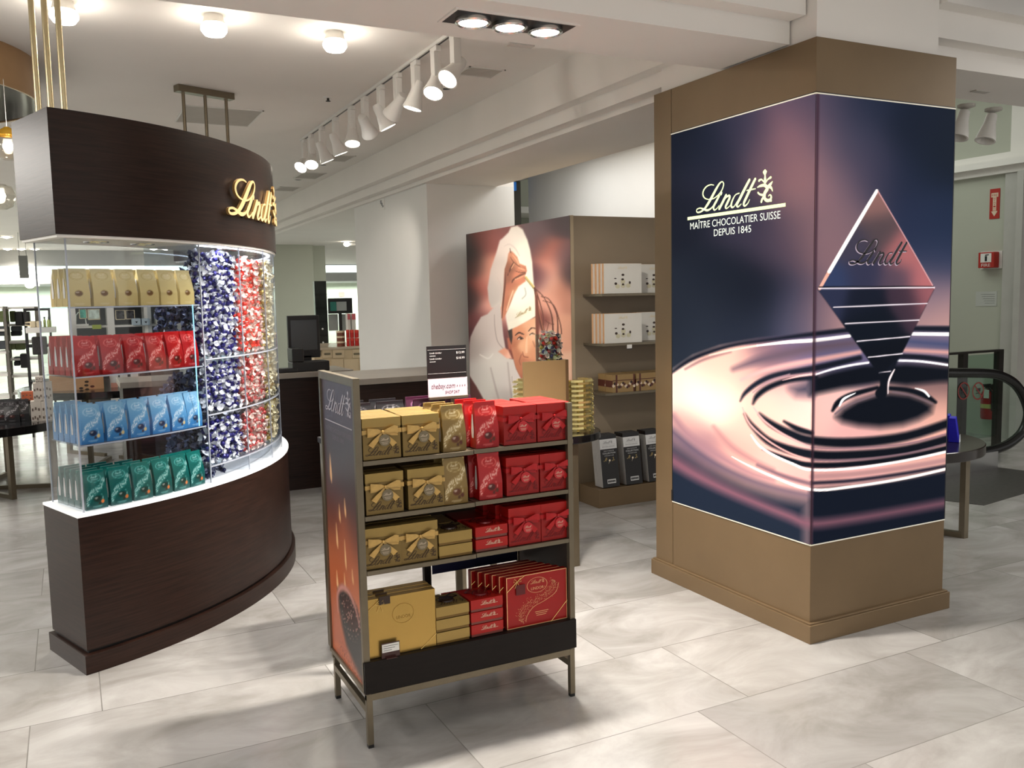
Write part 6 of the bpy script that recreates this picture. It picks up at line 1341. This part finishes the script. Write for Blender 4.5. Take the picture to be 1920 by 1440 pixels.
for i, (x, y) in enumerate(((1781, 812), (1793, 822), (1804, 828), (1786, 818))):
    p = PZ(x, y, .60); t = thing('blue_fringed_pack', 'blue pack with white pointed fringe on the table right of the pillar, %s' % ('left front', 'middle', 'right front', 'rear')[i], 'pack', (p[0]-.05, p[1]+.02, .6005), .5, 'blue fringed packs')
    part('pack_body', MB().add([(-.03, -.03, .0), (.03, -.03, .0), (.03, .03, .0), (-.03, .03, .0), (-.045, -.01, .16), (.0, -.01, .17), (.0, .03, .17), (-.045, .03, .16)], [(3, 2, 1, 0), (4, 5, 6, 7), (0, 1, 5, 4), (1, 2, 6, 5), (2, 3, 7, 6), (3, 0, 4, 7)]), M_BLUE, t, bevel=.003)
    f = MB()
    for k in range(5): u = -.03+k*.012; f.add([(u, -.0325, .0), (u+.012, -.0325, .0), (u+.008, -.0315, .05), (u+.003, -.0315, .05)], [(0, 1, 2, 3)])
    part('fringe', f, mat('white_fringe', (230, 236, 244), .5), t, fix=False)
# fire point on the wall
XW = 8.9
def wp(x, y): return PX(x, y, XW-.001)
def wall_plate(x0, y0, x1, y1):
    a, b = wp(x0, y0), wp(x1, y1); a2 = wp(x0, y1); return a[1], b[1], a2[2], a[2]
ya, yb, za, zb_ = wall_plate(1857, 355, 1874, 411); fs = thing('fire_arrow_sign', 'tall red fire sign with downward arrow on the pale wall right of the pillar', 'sign', (XW, (ya+yb)/2, za)); w = abs(ya-yb)/2; h = zb_-za
part('plate', MB().box((-.006, -w, 0), (-.001, w, h)), mat('sign_red', (176, 40, 28), .5), fs); g = lambda u, v, d=0: (-.0075-d, w-u, v)
t_ = MB(); t_.add([g(w*.3, h*.86), g(w*1.7, h*.86), g(w*1.7, h*.72), g(w*1.35, h*.72), g(w*1.35, h*.25), g(w*1.65, h*.25), g(w, h*.08), g(w*.35, h*.25), g(w*.65, h*.25), g(w*.65, h*.72), g(w*.3, h*.72)], [tuple(range(11))]); part('arrow', t_, mat('sign_cream', (226, 206, 180), .5), fs, fix=False)
g2 = lambda u, v, d=0: (-.0085-d, w-u, v); t_ = MB(); add_text(t_, 'FIRE', g2, w*.45, h*.745, w*1.1, h*.08)
for k, ch in enumerate('STATION'): add_text(t_, ch, g2, w*.78, h*(.66-.068*k), w*.44, h*.045)
part('lettering', t_, mat('sign_red'), fs, fix=False)
ya, yb, za, zb_ = wall_plate(1842, 474, 1878, 503); fb = thing('fire_point_sign', 'boxy red and white fire extinguisher sign below the arrow sign', 'sign', (XW, (ya+yb)/2, za)); w = abs(ya-yb)/2; h = zb_-za
part('plate', MB().box((-.012, -w-.01, -.01), (-.001, w+.01, h+.01)), M_WHITE, fb); part('red_box', MB().box((-.10, -w*.8, 0), (-.012, w*.8, h)), mat('sign_red'), fb, bevel=.006)
g = lambda u, v, d=0: (-.1015-d, w*.8-u, v); t_ = MB(); t_.add([g(w*.25, h*.35), g(w*1.35, h*.35), g(w*1.35, h*.92), g(w*.25, h*.92)], [(0, 1, 2, 3)]); add_text(t_, 'FIRE', g, w*.35, h*.08, w*.9, h*.2); part('white_field', t_, M_WHITE, fb, fix=False)
g = lambda u, v, d=0: (-.1025-d, w*.8-u, v); t_ = MB(); t_.add([g(w*.7, h*.42), g(w*.92, h*.42), g(w*.92, h*.75), g(w*.7, h*.75)], [(0, 1, 2, 3)]); t_.add([g(w*.72, h*.76), g(w*1.1, h*.8), g(w*1.1, h*.86), g(w*.72, h*.84)], [(0, 1, 2, 3)]); part('extinguisher_symbol', t_, M_BLACK, fb, fix=False)
ya, yb, za, zb_ = wall_plate(1830, 547, 1869, 574); pn = thing('wall_plan', 'pale grey printed plan sheet on the wall above the escalator handrail', 'notice', (XW, (ya+yb)/2, za)); w = abs(ya-yb)/2; h = zb_-za
part('sheet', MB().box((-.004, -w, 0), (-.001, w, h)), mat('plan_sheet', (190, 192, 186), .6), pn); t_ = MB(); [t_.box((-.005, -w*.8, h*(.2+.15*k)), (-.004, w*(.1+.1*k), h*(.22+.15*k))) for k in range(5)]; part('print', t_, mat('grey_ink'), pn)
pe = PX(1852, 785, XW-.1); ex = thing('fire_extinguisher', 'red fire extinguisher hanging on the wall behind the escalator glass', 'fire extinguisher', tuple(pe))
H_ = PX(1852, 728, XW-.1)[2]-pe[2]; part('cylinder', MB().lathe([(.001, 0), (.068, .0), (.075, .02), (.075, H_*.78), (.06, H_*.9), (.025, H_*.97), (.001, H_)], 24), mat('extinguisher_red', (176, 26, 26), .3, .1), ex, smooth=True)
part('label', MB().lathe([(.0765, H_*.36), (.0765, H_*.50)], 24, close=False), mat('yellow_label', (206, 196, 120), .5, var=.1), ex, smooth=True)
part('valve', MB().box((-.03, -.02, H_), (.03, .02, H_+.035)).box((-.09, -.012, H_+.02), (.02, .012, H_+.05)), M_BLACK, ex); part('hose', MB().tube([(-.03, -.02, H_+.01), (-.05, -.08, H_*.9), (-.06, -.085, H_*.5), (-.05, -.08, H_*.3)], .010, 8), M_BLACK, ex, smooth=True)
part('bracket', MB().box((.07, -.02, H_*.5), (.10, .02, H_+.04)), M_DARK, ex)
part('inspection_tag', MB().box((-.08, -.06, H_*.7), (-.078, .0, H_*.98)), M_WHITE, ex)
# escalator end with handrail, glass and warning decals
YE = 5.0
es_ = thing('escalator_balustrade', 'rounded end of an escalator balustrade with black handrail and glass panel', 'escalator', (6.6, YE, 0))
def ep(x, y, d=0): p = PY(x, y, YE); return (p[0]-6.6, -d, p[2])
top = [ep(1700, 697), ep(1780, 699), ep(1850, 700), ep(1880, 706), ep(1905, 722), ep(1922, 750), ep(1928, 778), ep(1918, 808), ep(1895, 830), ep(1868, 842), ep(1840, 848)]
S2 = smooth_path([(p[0], p[2], 0) for p in top], 5); b = MB()
part('handrail', b.tube([(p[0], 0, p[1]) for p in S2], .042, 12), mat('black_rubber', (20, 20, 20), .25), es_, smooth=True)
g_ = MB(); n = len(S2); ctr = (ep(1700, 770)); vs = [(p[0], .0, p[1]) for p in S2]+[(ep(1700, 850)[0], 0, ep(1700, 850)[2])]; g_.add(vs, [tuple(range(len(vs)))]); part('glass_panel', g_, M_GLASS, es_, fix=False)
part('steel_skirt', MB().box((ep(1700, 850)[0], -.05, 0), (ep(1862, 850)[0], .05, ep(1850, 850)[2]+.02)), M_CHROME, es_, bevel=.003)
for x, nm in ((1806, 'pushchair'), (1833, 'trolley')):
    c_ = ep(x, 733, .006); rr = abs(ep(x+11, 733)[0]-c_[0]); r_ = MB(); n = 28
    for k in range(n):
        a, b_ = 2*PI*k/n, 2*PI*(k+1)/n; r_.add([(c_[0]+rr*math.cos(a), c_[1], c_[2]+rr*math.sin(a)), (c_[0]+rr*math.cos(b_), c_[1], c_[2]+rr*math.sin(b_)), (c_[0]+rr*.84*math.cos(b_), c_[1], c_[2]+rr*.84*math.sin(b_)), (c_[0]+rr*.84*math.cos(a), c_[1], c_[2]+rr*.84*math.sin(a))], [(0, 1, 2, 3)])
    s = rr*.62; r_.add([(c_[0]-s-.006, c_[1]-.0005, c_[2]+s), (c_[0]-s+.006, c_[1]-.0005, c_[2]+s+.004), (c_[0]+s+.006, c_[1]-.0005, c_[2]-s), (c_[0]+s-.006, c_[1]-.0005, c_[2]-s-.004)], [(0, 1, 2, 3)])
    d_ = part('no_%s_decal' % nm, r_, mat('decal_red', (120, 40, 36), .5), es_, fix=False)
    r_ = MB(); y_ = c_[1]+.001
    r_.add([(c_[0]-s*.5, y_, c_[2]-s*.1), (c_[0]+s*.6, y_, c_[2]-s*.1), (c_[0]+s*.7, y_, c_[2]+s*.5), (c_[0]-s*.4, y_, c_[2]+s*.5)], [(0, 1, 2, 3)]); r_.add([(c_[0]-s*.6, y_, c_[2]-s*.45), (c_[0]+s*.5, y_, c_[2]-s*.45), (c_[0]+s*.5, y_, c_[2]-s*.3), (c_[0]-s*.6, y_, c_[2]-s*.3)], [(0, 1, 2, 3)])
    part('symbol', r_, M_BLACK, d_, fix=False)
YG = 5.7; gr = thing('guard_rail', 'dark square framed guard rail behind the escalator handrail', 'rail', (PY(1840, 700, YG)[0], YG, 0)); gx0, gx1, gz = PY(1806, 662, YG)[0]-gr.location.x, PY(1873, 662, YG)[0]-gr.location.x, PY(1840, 661, YG)[2]
for x in (gx0, gx1): part('post', MB().box((x-.035, -.03, 0), (x+.035, .03, gz)), M_DARK, gr)
part('top_bar', MB().box((gx0-.4, -.03, gz), (gx1+.035, .03, gz+.02)), M_DARK, gr); part('glass_infill', MB().box((gx0+.04, -.004, .1), (gx1-.04, .004, gz-.02)), M_GLASS, gr)
# wall spots under the right hand soffit
for i, (x, y) in enumerate(((1863, 203), (1812, 196))):
    p = PZ(x, y, HB); t = thing('ceiling_spotlight', 'unlit white flared spotlight under the soffit right of the pillar, %s one' % ('right', 'left')[i], 'ceiling light', (p[0], p[1], HB), 0, 'flared spots right of the pillar')
    part('mount', MB().lathe([(.001, 0), (.05, 0), (.05, -.015), (.02, -.025), (.001, -.025)], 18), mat('vent_grey'), t, smooth=True)
    b = MB().lathe([(.03, .02), (.035, -.04), (.055, -.12), (.06, -.15), (.05, -.15), (.04, -.1)], 20, close=False).xf(Matrix.Translation((-.02, 0, -.06)) @ Matrix.Rotation(.35, 4, 'Y')); part('head', b, M_WHITE, t, smooth=True)
dg = thing('garment_rack', 'dark rack of red and black garments beyond the doorway at the right edge', 'clothes rack', (10.6, 6.6, 0))
part('rail_bar', MB().tube([(0, -1.2, 1.75), (0, 1.2, 1.75)], .015, 8), M_CHROME, dg)
for s in (-1, 1): part('rack_post', MB().box((-.02, s*1.2-.02, 0), (.02, s*1.2+.02, 1.75)), M_CHROME, dg)
for k in range(12):
    g_ = MB(); y = -1.05+k*.19; g_.add([(-.02, y, 1.70), (-.24, y, 1.6), (-.26, y+.01, .75), (.26, y+.01, .75), (.24, y, 1.6), (.02, y, 1.70)]+[(-.02, y+.05, 1.70), (-.24, y+.06, 1.6), (-.26, y+.1, .75), (.26, y+.1, .75), (.24, y+.06, 1.6), (.02, y+.05, 1.70)], [(0, 1, 2, 3, 4, 5), (11, 10, 9, 8, 7, 6)]+[(i, (i+1) % 6, 6+(i+1) % 6, 6+i) for i in range(6)])
    o = part('hanging_garment', g_, (mat('crimson_cloth', (130, 26, 34), .9, var=.1), mat('black_cloth', (24, 24, 28), .9, var=.1), mat('grey_cloth', (120, 116, 120), .9, var=.1))[k % 3]); o.location = dg.location; tag(o, '%s garment on the rack at the right edge, %s along the rail' % (('crimson', 'black', 'grey')[k % 3], ('first', 'second', 'third', 'fourth')[k//3]), 'garment', 'garments on the rack')
